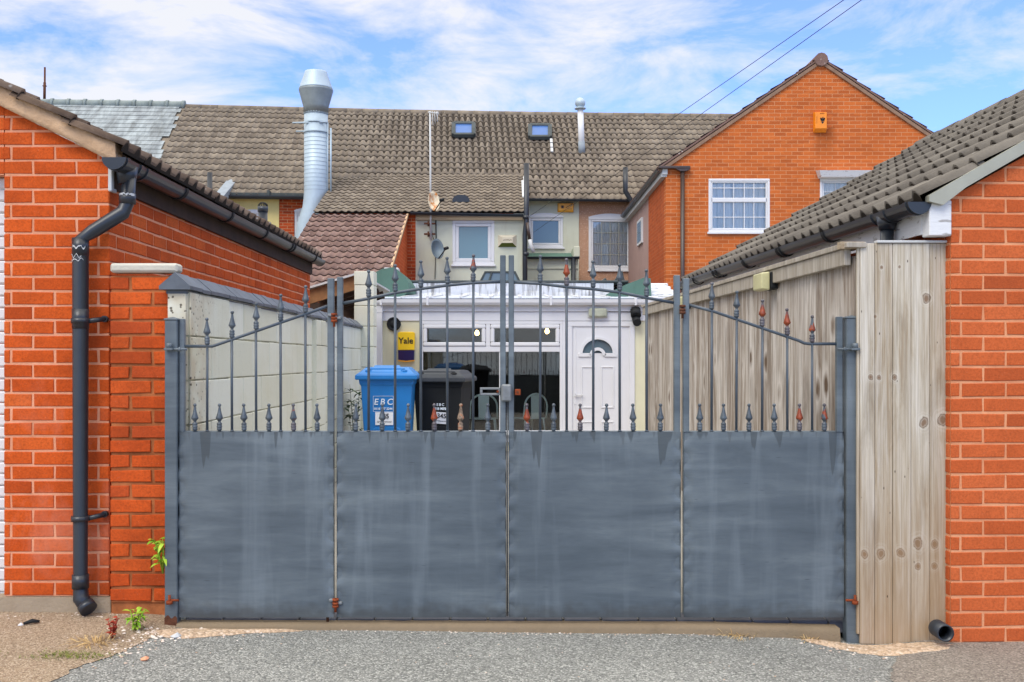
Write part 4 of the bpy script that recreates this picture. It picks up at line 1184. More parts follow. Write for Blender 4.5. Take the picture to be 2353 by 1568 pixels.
# ---------------------------------------------------------------- timber panel between post and brick wall
tp = thing('narrow_fence', 'upright grey softwood boards with knots closing the gap beside the right brick wall', 'fence', (1.94, 5.06, .03))
mb = MB(); edges = [1974, 2008, 2049, 2091, 2134, 2180]
for a, b in zip(edges, edges[1:]):
    x0, x1 = PX(a, 5.055), PX(b, 5.055)
    mb.cbox((x0+.0010, 5.04+R.uniform(0, .004), -.01+R.uniform(0, .015)), (x1-.0012, 5.062, 1.975), .002, 0, R.random())
xl = PX(1968, 5.055); mb.cbox((xl, 5.046, .05), (PX(1974, 5.055), 5.065, 1.97), .002, 0, .4)
mb.build('boards', M['wood_front'], tp)
mb = MB(); mb.box((PX(1974, 5.055), 5.064, .05), (PX(2180, 5.055), 5.075, 1.95)); mb.build('backing', M['wood_dark'], tp)
mb = MB(); mb.cbox((PX(2012, 5.05), 5.03, 1.977), (PX(2184, 5.05), 5.075, 1.989), .002); mb.build('top_trim', M['grey_white'], tp)

# ---------------------------------------------------------------- side fence
FD = Vector((-.047, 1, 0)).normalized(); F0 = Vector((1.712, 5.085, 0)); FN = Vector((-FD.y, FD.x, 0))   # FN looks into the yard
fe = thing('timber_fence', 'weathered close-board fence running back from the right gate post', 'fence', (1.6, 7.5, .1))
mb = MB(); s = 0.0; i = 0
while s < 5.66:
    w = .098+R.uniform(-.004, .006); a = F0+FD*s; b = F0+FD*(s+w+.012)
    tl = R.uniform(-.004, .004)
    q = [a+FN*(.002), b+FN*(.020), b+FN*(.004), a-FN*(.008)]
    mb.prism([p+V3(0,0,.06) for p in q], (0, 0, 1.86+tl), 0, R.random()); s += w; i += 1
mb.build('boards', M['wood_side'], fe)
mb = MB()
a, b = F0-FD*.0, F0+FD*5.68
mb.bar(a+FN*.034+V3(0,0,1.912), b+FN*.034+V3(0,0,1.912), .034, .082); mb.build('capping_rail', M['wood_rail'], fe, bevel=.004)
mb = MB(); mb.bar(a-FD*.06+FN*.012+V3(0,0,1.967), b+FN*.012+V3(0,0,1.967), .10, .026); mb.build('top_rail', M['wood_rail'], fe, bevel=.003)
mb = MB(); mb.bar(a-FD*.03+FN*.02+V3(0,0,1.968), a+FD*.02+V3(0,0,1.968)+FN*.02, .12, .035); mb.build('rail_end', M['concrete'], fe)
for (sd, lab) in ((1.19, 'yellowed bulkhead lamp with black back on the fence, nearest the brick garage'), (3.60, 'small yellowed bulkhead lamp further back, half hidden behind the gate upright')):
    p = F0+FD*sd
    lo = thing('bulkhead_lamp', lab, 'lamp', tuple(p+V3(0,0,1.83)), 'lamps fixed along the side fence')
    zt, zb = 1.945, 1.828
    q = lambda s_, n_, z_: p + FD*s_ + FN*n_ + V3(0,0,z_)
    def blk(n0, n1, s0, s1, z0, z1, name, mat):
        mb = MB(); mb.add([q(s0,n0,z0), q(s1,n0,z0), q(s1,n1,z0+.006), q(s0,n1,z0+.006), q(s0,n0,z1), q(s1,n0,z1), q(s1,n1,z1-.006), q(s0,n1,z1-.006)],
               [(0,3,2,1),(4,5,6,7),(0,1,5,4),(1,2,6,5),(2,3,7,6),(3,0,4,7)])
        mb.build(name, mat, lo, bevel=.008)
    blk(.01, .065, -.02, .16, zb+.006, zt, 'back_box', M['black_matte']); blk(.068, .122, -.02, .16, zb, zt-.004, 'diffuser', M['cream_lens'])

# pipe stub at the foot of the panel
mb = MB(); c0 = V3(PX(2167, 4.93), 4.90, PZ(1452, 4.93)); c1 = c0+V3(-.006, .09, .004)
vs_ = []; 
for p in (c0, c1):
    for rr in (.041, .034):
        for j in range(20): vs_.append(p + V3(math.cos(2*math.pi*j/20)*rr, 0, math.sin(2*math.pi*j/20)*rr))
fs_ = []
for j in range(20):
    k = (j+1) % 20; fs_ += [(j, k, 40+k, 40+j), (20+k, 20+j, 60+j, 60+k), (j, 20+j, 20+k, k)]
fs_.append(tuple(range(60, 80)))
mb.add(vs_, fs_, 0, .5, True)
tag(mb.build('drain_pipe', M['black_pvc']), 'short open black pipe lying at the foot of the timber panel', 'pipe')

# ================================================================ WHITE EXTENSION
ED = 15.0
ex = thing('house_extension', 'low white and cream rear extension with a glazed front, white door and silver roof', 'house extension', (0, 15, .1))
eX = lambda u: PX(u, ED)
eZ = lambda v: PZ(v, ED)
mb = MB()
xl, xw0, xw1, xd0, xd1, xr = eX(866), eX(965), eX(1293), eX(1303), eX(1442), 2.75
zt = eZ(738)
def wallbox(x0, x1, z0, z1, y0=ED, y1=ED+.2): mb.box((x0, y0, z0), (x1, y1, z1))
wallbox(xl, xw0, .05, zt); wallbox(eX(1458), xr, .05, zt); wallbox(xw0, xw1, .05, .30)
wallbox(xl-.0, xl+.2, .05, 2.3, ED+.2, 23.2); wallbox(xr-.2, xr, .05, 2.3, ED+.2, 23.2)
mb.build('wall', M['cream'], ex)
mb = MB(); mb.cbox((xl-.04, ED-.02, zt), (xr, ED+.1, eZ(716)), .006); mb.box((xl-.04, ED-.045, eZ(716)), (xr, ED+.1, eZ(702)))
mb.build('fascia_board', M['white_pvc'], ex)
# room behind the glass
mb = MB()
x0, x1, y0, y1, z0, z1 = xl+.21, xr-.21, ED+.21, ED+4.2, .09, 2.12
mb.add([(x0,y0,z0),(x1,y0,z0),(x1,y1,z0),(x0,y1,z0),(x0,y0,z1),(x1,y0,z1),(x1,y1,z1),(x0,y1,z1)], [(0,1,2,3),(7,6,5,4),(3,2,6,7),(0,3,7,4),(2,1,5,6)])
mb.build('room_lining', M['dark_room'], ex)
# window: two top lights over two tall panes
fr = MB()
frame_ring(fr, xw0, xw1, .30, zt-.004, ED-.03, ED+.06, .045)
zm = eZ(802); xm = (eX(1104)+eX(1139))/2
fr.cbox((xw0+.045, ED-.03, zm-.045), (xw1-.045, ED+.06, zm+.035), .006)
fr.cbox((xm-.032, ED-.03, zm+.035), (xm+.032, ED+.06, zt-.05), .006)
xm2 = eX(1122); fr.cbox((xm2+.16, ED-.02, .345), (xm2+.21, ED+.05, zm-.045), .006)
fr.box((xw1, ED-.028, .05), (xd0, ED+.05, zt-.003))
fw = fr.build('window_frame', M['white_pvc'], ex)
for (a, b) in ((xw0+.048, xm-.035), (xm+.035, xw1-.048)):
    mb = MB(); frame_ring(mb, a, b, zm+.038, zt-.052, ED-.045, ED+.03, .058, None, .012); mb.build('sash', M['white_pvc'], fw)
for (a, b, c, d) in ((xw0+.05, xm-.05, zm+.05, zt-.06), (xm+.05, xw1-.05, zm+.05, zt-.06), (xw0+.045, xm2+.16, .345, zm-.045), (xm2+.21, xw1-.045, .345, zm-.045)):
    mb = MB(); mb.box((a, ED+.0, c), (b, ED+.008, d)); mb.build('pane', M['pane'], fw)
mb = MB(); mb.cbox((xw0-.03, ED-.10, .30), (xw1+.03, ED-.0, .335), .008); mb.cbox((xw0, ED-.05, .335), (xw1, ED-.031, .375), .004); mb.cbox((xw0, ED-.05, .20), (xw1, ED-.0, .296), .004)
mb.build('sill', M['white_pvc'], fw)
# front door
fr = MB(); frame_ring(fr, xd0, eX(1458), .05, zt-.006, ED-.03, ED+.07, .075, .02); dfr = fr.build('door_frame', M['white_pvc'], ex)
dx0, dx1 = eX(1318), eX(1428); dz1 = eZ(748)
mb = MB(); mb.box((xd0+.07, ED-.005, .07), (dx0+.003, ED+.06, zt-.08)); mb.box((dx1-.003, ED-.005, .07), (eX(1458)-.07, ED+.06, zt-.08)); mb.box((dx0-.01, ED-.004, dz1-.004), (dx1+.01, ED+.06, zt-.08)); mb.build('door_lining', M['white_pvc'], dfr)
dm = MB(); yd = ED-.012
cxd = (dx0+dx1)/2; zf = eZ(812)           # fanlight base
ro, ri = (dx1-dx0)*.375, (dx1-dx0)*.315
# leaf made round the fanlight opening: slab pieces
nA = 20
arc_o = [(cxd+ri*math.cos(math.pi*j/nA), zf+ri*math.sin(math.pi*j/nA)*.92) for j in range(nA+1)]
dm.box((dx0, yd, .1), (dx1, yd+.05, zf))
for j in range(nA):
    (xa, za), (xb, zb) = arc_o[j], arc_o[j+1]
    dm.prism([(xa, yd, za), (xa, yd, dz1), (xb, yd, dz1), (xb, yd, zb)], (0, .05, 0))
dm.box((dx0, yd, zf), (cxd-ri, yd+.05, dz1)); dm.box((cxd+ri, yd, zf), (dx1, yd+.05, dz1))
def ridge_rect(x0, x1, z0, z1): frame_ring(dm, x0, x1, z0, z1, yd-.012, yd+.002, .020, None, .007)
for (a, b) in ((dx0+.11, cxd-.05), (cxd+.05, dx1-.11)):
    ridge_rect(a, b, eZ(938), eZ(842)); ridge_rect(a, b, .25, eZ(968))
frame_ring(dm, dx0+.03, dx1-.03, .12, dz1-.02, yd-.006, yd+.002, .012, None, .004)
for j in range(nA):                         # raised moulding round the fanlight
    a0_, a1_ = math.pi*j/nA, math.pi*(j+1)/nA
    P_ = lambda r, a: (cxd+r*math.cos(a), yd-.02, zf+r*math.sin(a)*.92)
    dm.prism([P_(ri, a0_), P_(ro, a0_), P_(ro, a1_), P_(ri, a1_)], (0, .022, 0))
dm.cbox((cxd-ro-.02, yd-.02, zf-.055), (cxd-.10, yd+.002, zf), .005); dm.cbox((cxd+.10, yd-.02, zf-.055), (cxd+ro+.02, yd+.002, zf), .005)
for j in range(10):
    a0_, a1_ = math.pi*j/10, math.pi*(j+1)/10
    Q_ = lambda r, a: (cxd+r*math.cos(a), yd-.02, zf-.035+r*math.sin(a))
    dm.prism([Q_(.075, a0_), Q_(.12, a0_), Q_(.12, a1_), Q_(.075, a1_)], (0, .045, 0))
dl = dm.build('door', M['white_pvc'], ex)
mb = MB(); mb.prism([(x, yd+.02, z) for x, z in arc_o], (0, .006, 0)); mb.build('fanlight', M['glass_slate'], dl)
mb = MB(); mb.cbox((dx0+.02, yd-.05, eZ(908.5)), (dx0+.14, yd-.03, eZ(906)), .004); mb.cbox((dx0+.015, yd-.05, eZ(911)), (dx0+.035, yd, eZ(903)), .004); mb.cbox((dx0+.005, yd-.008, eZ(930)), (dx0+.045, yd, eZ(890)), .003); mb.build('handle', M['white_pvc'], dl)
# gutter, pipes
mb = MB(); zg = eZ(689)
mb.prism([(xl-.1, ED-.045, zg), (xl-.1, ED-.155, zg), (xl-.1, ED-.15, zg-.05), (xl-.1, ED-.125, zg-.085), (xl-.1, ED-.045, zg-.085)], (xr-xl, 0, 0))
gt = mb.build('gutter', M['white_pvc'], ex)
for u in (984, 1265, 1458, 878):
    mb = MB(); x = eX(u); mb.cbox((x-.015, ED-.163, zg-.09), (x+.015, ED-.04, zg+.008), .003); mb.cbox((x-.02, ED-.16, zg), (x+.02, ED-.1, zg+.05), .005); mb.build('gutter_bracket', M['white_pvc'], gt)
mb = MB(); mb.cbox((eX(866.5), ED-.11, .1), (eX(880), ED-.03, zg-.08), .006); mb.cbox((eX(865.5), ED-.115, zg-.2), (eX(881), ED-.025, zg-.09), .006); mb.build('downpipe', M['white_pvc'], ex)
# roof: clear sheets, silver upstand, flat felt
mb = MB(); zr0, zr1 = zg+.012, 2.47
ns = 11
for i in range(ns):
    xa, xb = lerp(xl-.06, xr, i/ns), lerp(xl-.06, xr, (i+1)/ns)
    mb.prism([(xa, ED-.10, zr0), (xb-.01, ED-.10, zr0), (xb-.01, 17.2, zr1), (xa, 17.2, zr1)], (0, 0, .012), 0, R.random())
rf = mb.build('roof_sheet', M['poly'], ex)
mb = MB()
for i in range(1, ns):
    x = lerp(xl-.06, xr, i/ns); mb.bar((x-.005, ED-.08, zr0+.022), (x-.005, 17.2, zr1+.022), .05, .02)
mb.grid(lambda u, v: Vector((lerp(eX(1195), eX(1235), u)+.05*mnoise.noise(Vector((u*4, v*3, 1))), lerp(15.25, 15.9, v)+.15*mnoise.noise(Vector((u*3, v*4, 7))), lerp(zr0+.03, zr0+.085, v)+.01*mnoise.noise(Vector((u*9, v*9, 3))))), 10, 6)
mb.grid(lambda u, v: Vector((lerp(eX(1265), eX(1335), u)+.05*mnoise.noise(Vector((u*4, v*3, 11))), lerp(15.3, 16.2, v)+.25*u, lerp(zr0+.03, zr0+.11, v)+.015*mnoise.noise(Vector((u*9, v*9, 13))))), 12, 6)
mb.build('glazing_bar', M['grey_white'], ex)
mb = MB()
zu = PZ(650, 17.3)
mb.grid(lambda u, v: Vector((lerp(-1.75, 1.75, u), 17.2-.03*mnoise.noise(Vector((u*14, v*3, 2))) + (.1*v), lerp(zr1-.05, zu, v)+.012*mnoise.noise(Vector((u*18, v*2, 6))))), 90, 8)
mb.box((-1.75, 17.24, zr1-.1), (1.75, 17.5, zu-.01))
mb.build('silver_upstand', M['silver'], ex)
mb = MB(); mb.box((xl, 17.3, zu-.03), (2.3, 23.2, zu+.0)); mb.cbox((-1.9, 17.22, zu-.004), (2.0, 17.36, zu+.035), .01); mb.build('flat_roof', M['felt_dark'], ex)
# felt-dressed side parapets
pp = lambda u, v, d: V3(PX(u, d), d, PZ(v, d))
mb = MB(); d = 16.0
mb.prism([pp(858,692,d), pp(858,628,d), pp(878,618,d), pp(905,614,d), pp(926,630,d), pp(938,648,d), pp(939,668,d), pp(925,684,d), pp(880,692,d)], (0, 1.4, 0)); mb.build('felt_parapet', M['felt_green'], ex)
mb = MB()
mb.prism([pp(1395,676,d), pp(1436,655,d), pp(1480,638,d), pp(1495,640,d), pp(1497,690,d), pp(1400,690,d)], (0, 1.2, 0)); mb.build('felt_parapet', M['felt_green'], ex)
mb = MB()
mb.prism([pp(1376,652,17.6), pp(1392,640,17.6), pp(1404,660,17.6), pp(1430,664,17.6), pp(1426,676,17.6), pp(1394,672,17.6)], (0, .12, .02)); mb.prism([pp(1420,674,17.9), pp(1408,650,17.9), pp(1430,622,17.9), pp(1438,655,17.9)], (0, .3, 0)); mb.build('felt_flap', M['felt_dark'], ex)
mb = MB()
for i in range(5):
    v0 = 690-i*10; mb.cbox((PX(1482+i*1.5, 15.8), 15.8+i*.28, PZ(v0+2, 15.8)), (2.62, 17.4, PZ(v0-9, 15.8+i*.05)), .015)
mb.build('painted_parapet', M['flaky_white'], ex)
mb = MB(); mb.prism([pp(832,694,14.9), pp(846,694,14.9), pp(846,800,14.9), pp(838,812,14.9), pp(832,800,14.9)], (0, .02, 0)); mb.build('lead_apron', M['lead'], ex)
# rooflight lantern
rl = thing('rooflight', 'low grey glazed rooflight lantern on the flat roof behind the gate centre', 'rooflight', (-.1, 18.5, zu))
D1 = 18.2; xa, xb = PX(1098, D1), PX(1200, D1); zt_ = PZ(625, D1)
mb = MB()
lo_ = [(xa, D1, zu), (xb, D1, zu), (xb, D1+1.2, zu), (xa, D1+1.2, zu)]; hi_ = [(xa+.13, D1+.05, zt_), (xb-.13, D1+.05, zt_), (xb-.13, D1+1.1, zt_), (xa+.13, D1+1.1, zt_)]
mb.add(lo_+hi_, [(4,5,6,7),(0,1,5,4),(1,2,6,5),(2,3,7,6),(3,0,4,7)]); mb.build('glazing', M['glass_slate'], rl)
mb = MB()
for a, b in ((0,1),(1,2),(2,3),(3,0)): mb.bar(lo_[a], lo_[b], .03, .03); mb.bar(hi_[a], hi_[b], .035, .03)
for a in range(4): mb.bar(lo_[a], hi_[a], .03, .03)
for k in (.22, .8): mb.bar(Vector(lo_[0]).lerp(Vector(lo_[1]), k)+V3(0,-.01,0), Vector(hi_[0]).lerp(Vector(hi_[1]), k)+V3(0,-.01,0), .04, .02)
mb.build('frame', M['felt_dark'], rl)

# ---------------------------------------------------------------- fittings on the extension wall
ab = thing('alarm_box', 'yellow burglar alarm box with navy lens on the cream wall by the window', 'alarm box', (eX(933), ED, eZ(795)))
x0, x1, z0, z1 = eX(915.5), eX(953), eZ(832), eZ(763)
def plate(pts, y, d): 
    m_ = MB(); m_.prism([(x, y, z) for x, z in pts], (0, d, 0)); return m_
zs = eZ(805)
mb = plate([(x0, zs), (x1, zs), (x1+.005, z1-.03), (x1, z1-.01), (x1-.03, z1), (x0+.03, z1), (x0, z1-.01), (x0-.003, z1-.03)], ED-.07, .07); mb.build('cover', M['alarm_yellow'], ab, bevel=.008)
mb = plate([(x0+.005, z0+.03), (cxm := (x0+x1)/2, z0+.018), (x1-.005, z0+.03), (x1-.002, zs-.003), (x0+.002, zs-.003)], ED-.066, .06); mb.build('lens', M['alarm_navy'], ab)
mb = plate([(x0+.003, z0+.012), (cxm, z0), (x1-.003, z0+.012), (x1-.003, z0+.028), (cxm, z0+.016), (x0+.003, z0+.028)], ED-.07, .07); mb.build('base_rim', M['alarm_amber'], ab)
mb = MB(); text_mb(mb, 'Yale', .125, ((x0+x1)/2-.004, ED-.0725, eZ(784)), 0, .0022); mb.build('lettering', M['print_black'], ab)
fl = thing('wall_light', 'round black wall fitting on the cream wall above the alarm box', 'wall fitting', (eX(905), ED, eZ(745)))
mb = MB(); c = V3(eX(905), ED, eZ(745)); rr = 16/156.9
vs_ = []
for (r, yy) in ((rr, 0), (rr, -.03), (rr*.86, -.05), (rr*.78, -.035), (rr*.5, -.03), (rr*.42, -.055), (.001, -.06)):
    for j in range(24): vs_.append(c+V3(r*math.cos(2*math.pi*j/24), yy, r*math.sin(2*math.pi*j/24)))
fs_ = [(i*24+j, i*24+(j+1) % 24, (i+1)*24+(j+1) % 24, (i+1)*24+j) for i in range(6) for j in range(24)]
mb.add(vs_, fs_, 0, .5, True); mb.build('body', M['black_matte'], fl)
lt = thing('bulkhead_lamp', 'oblong dirty white bulkhead lamp over the white door', 'lamp', (eX(1373), ED, eZ(722)))
mb = MB(); mb.cbox((eX(1350), ED-.04, eZ(731)), (eX(1396), ED, eZ(707)), .01); mb.build('base', M['grey_white'], lt)
mb = MB(); mb.cbox((eX(1352), ED-.11, eZ(729.5)), (eX(1394), ED-.04, eZ(709)), .02); mb.build('diffuser', M['dull_lens'], lt)
tw = thing('spotlight', 'black twin spotlight at the right corner of the extension front', 'spotlight', (eX(1459), ED, eZ(722)))
mb = MB(); mb.tube([(eX(1459), ED-.12, eZ(727)), (eX(1459), ED-.05, eZ(712))], .075, 14); mb.build('lamp_head', M['black_matte'], tw)
mb = MB(); mb.tube([(eX(1461), ED-.16, eZ(743)), (eX(1460), ED-.06, eZ(733))], .06, 14); mb.build('lamp_head', M['black_matte'], tw)
mb = MB(); mb.tube([(eX(1459), ED-.05, eZ(735)), (eX(1459), ED-.045, eZ(712))], .02, 8); mb.build('bracket', M['black_matte'], tw)
mb = MB(); mb.tube([(eX(1398), ED-.035, eZ(716)), (eX(1456), ED-.035, eZ(716.5))], .008, 6); tag(mb.build('wall_cable', M['cable']), 'thin cable clipped between the bulkhead lamp and the spotlight', 'cable')
# warm lamps and chairs inside
for (u, v, lab) in ((1096, 765, 'warm bulb glowing behind the upper left pane'), (1257, 761, 'warm bulb glowing behind the upper right pane')):
    x, z = PX(u, 15.9), PZ(v, 15.9)
    pl = thing('pendant_lamp', lab, 'lamp', (x, 15.9, z))
    mb = MB(); mb.lathe([(.006, -.045), (.03, -.03), (.036, -.005), (.028, .02), (.014, .04)], (x, 15.9, z), 12); mb.build('bulb', M['bulb'], pl)
    mb = MB(); mb.lathe([(.016, .04), (.018, .07), (.006, .075)], (x, 15.9, z), 10); mb.tube([(x, 15.9, z+.07), (x, 15.9, 2.118)], .004, 6); mb.build('flex', M['black_matte'], pl)
def chair(x, y, rz, lab):
    ch = thing('metal_chair', lab, 'chair', (x, y, .09), 'mint metal chairs inside the extension', rz)
    Mx = WM[ch.name]
    def B(mb, n): return moved(mb, Mx).build(n, M['chair_mint'], ch)
    mb = MB(); mb.cbox((-.18, -.18, .43), (.18, .18, .45), .008); B(mb, 'seat')
    mb = MB(); pts = [(-.2, -.17, .44)] + [(-.2*math.cos(math.pi*i/12), -.2, .62+.19*math.sin(math.pi*i/12)) for i in range(13)] + [(.2, -.17, .44)]
    mb.tube(pts, .014, 8); B(mb, 'back_frame')
    mb = MB(); mb.prism([(-.075, -.195, .45), (.075, -.195, .45), (.08, -.195, .79), (-.08, -.195, .79)], (0, .008, 0)); B(mb, 'back_slat')
    for sx in (-1, 1):
        for sy in (-1, 1):
            mb = MB(); mb.bar((sx*.16, sy*.16, .43), (sx*.2, sy*.2, 0), .03, .02); B(mb, 'leg')
chair(PX(1112, 15.3), 15.34, .0, 'mint green metal chair behind the left glass pane')
chair(PX(1215, 15.35), 15.40, .55, 'mint green metal chair turned sideways behind the right glass pane')
# ================================================================ TERRACE BEHIND THE YARD
TH = rad(3.9)
th_ = thing('terraced_house', 'long terraced house with brown tiled roof, lower rear wings and mixed rendered walls', 'terraced house', (0, 26.0, 0), None, TH)
MT = WM[th_.name]
def TB(mb, name, mats, parent=th_, **k): return moved(mb, MT).build(name, mats, parent, **k)
def TX(u, d=26.1): return (MT.inverted() @ V3(PX(u, d), d, 0)).x
def on_wall(u, v, yl):
    """point of the measured column/row on the terrace plane local y = yl"""
    d = 26.0
    for _ in range(8):
        x = PX(u, d); loc = MT.inverted() @ V3(x, d, 0); d += (yl-loc.y)
    return V3((MT.inverted() @ V3(PX(u, d), d, 0)).x, yl, PZ(v, d))
EV = 5.52; RUN = 4.15; RISE = 3.19
sl_m = Vector((0, RUN, RISE)).normalized(); SLM = math.hypot(RUN, RISE)
xA = on_wall(428, 250, RUN).x; xB = 8.2
mb = MB()
tile_roof(mb, (xA, 0, EV), (1,0,0), sl_m, xB-xA, SLM, .325, .172, .032, .024, .008, 8, prof_pan, step=1, sag=.05, nest=True)
mb.add([V3(xA, .02, EV-.03), V3(xB, .02, EV-.03), V3(xB, RUN, EV+RISE-.03), V3(xA, RUN, EV+RISE-.03)], [(0,1,2,3)], 1)
mb.add([V3(xA, RUN, EV+RISE-.02), V3(xB, RUN, EV+RISE-.02), V3(xB, RUN*2, EV), V3(xA, RUN*2, EV)], [(0,1,2,3)], 0)
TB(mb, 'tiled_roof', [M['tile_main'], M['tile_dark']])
mb = MB(); x = xA; i = 0
while x < xB:
    z = EV+RISE-.05-.05*math.sin(math.pi*(x-xA)/(xB-xA)); mb.tube([(x, RUN, z), (x+.47, RUN, z)], [.12, .115], 10, 0, R.random()); x += .46
TB(mb, 'ridge_tiles', [M['tile_main'], M['tile_dark']])
# walls in bands: yellow, red brick, sage, pebbledash
WY = .28
def hole(ua, ub, va, vb, yl, place=on_wall):
    a = place(ua, vb, yl); b = place(ub, va, yl); return (a.x, b.x, a.z, b.z)
def band(ua, ub, mat, z0=0.0, dy=0.0, y=WY, holes=()):
    xa, xb = on_wall(ua, 500, y).x, on_wall(ub, 500, y).x
    mb = MB(); holed(mb, xa, xb, z0, EV+.05, y+dy, y+.3, holes); TB(mb, 'wall', mat)
W1 = (553, 612, 487, 640); W2 = (676, 735, 484, 620); W3 = (1214, 1294, 497, 569); W4 = (1352.5, 1452, 500, 621)
band(300, 641, M['yellow'], holes=[hole(*W1, WY)]); band(641.5, 760, M['far_red'], 0, .012, holes=[hole(*W2, WY)]); band(760.5, 1180, M['far_red'], 0, .02)
band(1180.5, 1330, M['sage'], 0, -.02, holes=[hole(*W3, WY)]); band(1330.5, 1560, M['pebble'], 0, .0, holes=[hole(*W4, WY)])
# gutters
def tgut(ua, ub, name='gutter', z=EV-.02, y=-.04):
    mb = MB(); xa, xb = on_wall(ua, 460, y).x, on_wall(ub, 460, y).x
    half_pipe(mb, (xa, y, z), (xb, y, z), .06); half_disc(mb, (xa, y, z), (-1,0,0), .062, .005); half_disc(mb, (xb, y, z), (1,0,0), .062, .005)
    return TB(mb, name, M['black_pvc'])
tgut(512, 745); tgut(1205, 1470)
mb = MB(); xa, xb = on_wall(512, 445, 0).x, on_wall(745, 445, 0).x
mb.box((xa, -.01, EV-.09), (xb, .05, EV+.06)); 
for k in (.05, .45, .97): mb.box((lerp(xa, xb, k)-.03, -.06, EV-.05), (lerp(xa, xb, k)+.03, .3, EV+.12))
TB(mb, 'eaves_board', M['felt_dark'])
# windows of the main wall
def win(ua, ub, va, vb, yl, glass, arch=0.0, fw=.07, curtain=None, lead=None, name='window', parent=None, place=on_wall, build=TB, sash=.05, sill=True, wf=None):
    wf = yl-.05 if wf is None else wf; y0_ = wf
    a = place(ua, vb, WY if place is on_wall else yl); b = place(ub, va, WY if place is on_wall else yl)
    x0, x1, z0, z1 = a.x, b.x, a.z, b.z
    mb = MB()
    frame_ring(mb, x0, x1, z0, z1, yl-.03, yl+.06, fw, fw, .01)
    frame_ring(mb, x0+fw, x1-fw, z0+fw, z1-fw, yl-.02, yl+.05, sash, sash, .012)
    if arch: mb.prism([(x, wf-.006, z) for x, z in arch_poly(x0, x1, z1-.03, z1+.005, arch)], (0, .03, 0))
    if sill: mb.cbox((x0-.03, wf-.05, z0-.04), (x1+.03, wf-.002, z0+.004), .008); mb.box((x0, wf-.002, z0-.03), (x1, yl, z0+.002))
    f = build(mb, name, M['white_pvc'])
    k = fw+sash
    mb = MB(); mb.box((x0+k, yl+.01, z0+k), (x1-k, yl+.018, z1-k)); build(mb, 'pane', glass, f)
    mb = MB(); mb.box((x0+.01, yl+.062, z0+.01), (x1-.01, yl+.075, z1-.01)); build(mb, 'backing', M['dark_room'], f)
    if curtain:
        mb = MB(); n = 60
        mb.grid(lambda u, v: V3(lerp(x0+k, x1-k, u), yl+.036+.010*math.sin(u*70+2*math.sin(u*9)), lerp(z0+k, z1-k, v)), n, 2); build(mb, 'curtain', M['lace'], f)
    if lead:
        mb = MB()
        for i in range(1, lead[0]): x = lerp(x0+k, x1-k, i/lead[0]); mb.box((x-.007, yl-.0, z0+k), (x+.007, yl+.009, z1-k))
        for j in range(1, lead[1]): z = lerp(z0+k, z1-k, j/lead[1]); mb.box((x0+k, yl+.001, z-.007), (x1-k, yl+.0085, z+.007))
        build(mb, 'glazing_grid', lead[2], f)
    return f
win(*W3, WY+.03, M['glass_slate'], .07, wf=WY-.02)
win(*W4, WY+.02, M['pane'], .09, .07, True, (4, 4, M['trim_grey']), wf=WY)
win(*W1, WY+.05, M['glass_teal'], .05, wf=WY)
win(*W2, WY+.06, M['glass_slate'], .06, wf=WY+.012)
# soil pipes and downpipes
def tpipe(u, va, vb, yl, r, mat, name='soil_pipe', cuffs=()):
    a, b = on_wall(u, va, yl), on_wall(u, vb, yl); mb = MB()
    mb.tube([a, V3(a.x, yl, 0.3 if vb > 640 else b.z)], r, 14)
    for v in cuffs: c = on_wall(u, v, yl); mb.tube([V3(c.x, yl, c.z-.05), V3(c.x, yl, c.z+.05)], r*1.2, 14)
    return TB(mb, name, mat)
tpipe(482, 397, 640, -1.2, .06, M['black_pvc'])
a = on_wall(1437, 385, -.2); b = on_wall(1437, 440, -.2); c = on_wall(1463, 482, -.1); 
mb = MB(); mb.tube([a, b, c, V3(c.x, -.1, .3)], .062, 14); TB(mb, 'soil_pipe', M['black_pvc'])
# ---- middle wing: its own lower roof falling towards the yard, square to the camera axis
WX0, WX1, WYF = -4.46, .35, 23.3
def WB(mb, name, mats, parent=th_, **k): return mb.build(name, mats, parent, **k)
su = Vector((0, 1, .416)).normalized()
mb = MB(); tile_roof(mb, (WX0, WYF, 4.76), (1,0,0), su, WX1-WX0, 3.95, .30, .160, .028, .024, .008, 8, prof_pan, step=1, nest=True)
mb.add([V3(WX0, WYF, 4.74), V3(WX1, WYF, 4.74), V3(WX1, WYF+3.6, 4.74+3.6*.416), V3(WX0, WYF+3.6, 4.74+3.6*.416)], [(0,1,2,3)], 1)
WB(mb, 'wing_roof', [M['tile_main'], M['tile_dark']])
mb = MB(); mb.prism([(WX1-.0, WYF+.0, 4.70), (WX1+.03, WYF+.0, 4.70), (WX1+.03, WYF, 4.80), (WX1, WYF, 4.80)], (0, 3.3, 3.3*.416))
mb.prism([(WX1-.05, WYF+1.2, 4.80+1.2*.416), (WX1+.04, WYF+1.2, 4.80+1.2*.416), (WX1+.04, WYF+1.2, 4.82+1.2*.416), (WX1-.05, WYF+1.2, 4.82+1.2*.416)], (0, 1.6, 1.6*.416))
WB(mb, 'verge_trim', M['grey_white'])
sx0, sx1 = PX(955, 23.45), PX(1204.5, 23.45)
straight = lambda u, v, yl: V3(PX(u, yl), yl, PZ(v, yl))
W5 = (1039.5, 1136, 506, 609)
mb = MB(); holed(mb, sx0, sx1, 0, 4.72, 23.45, 23.75, [hole(*W5, 23.45, straight)]); mb.box((sx0, 23.751, 0), (sx1, 26.4, 4.72)); WB(mb, 'wall', M['sage'])
mb = MB(); mb.box((sx0-.30, 23.452, 0), (sx0-.001, 26.3, 4.74)); WB(mb, 'wall', M['far_red'])
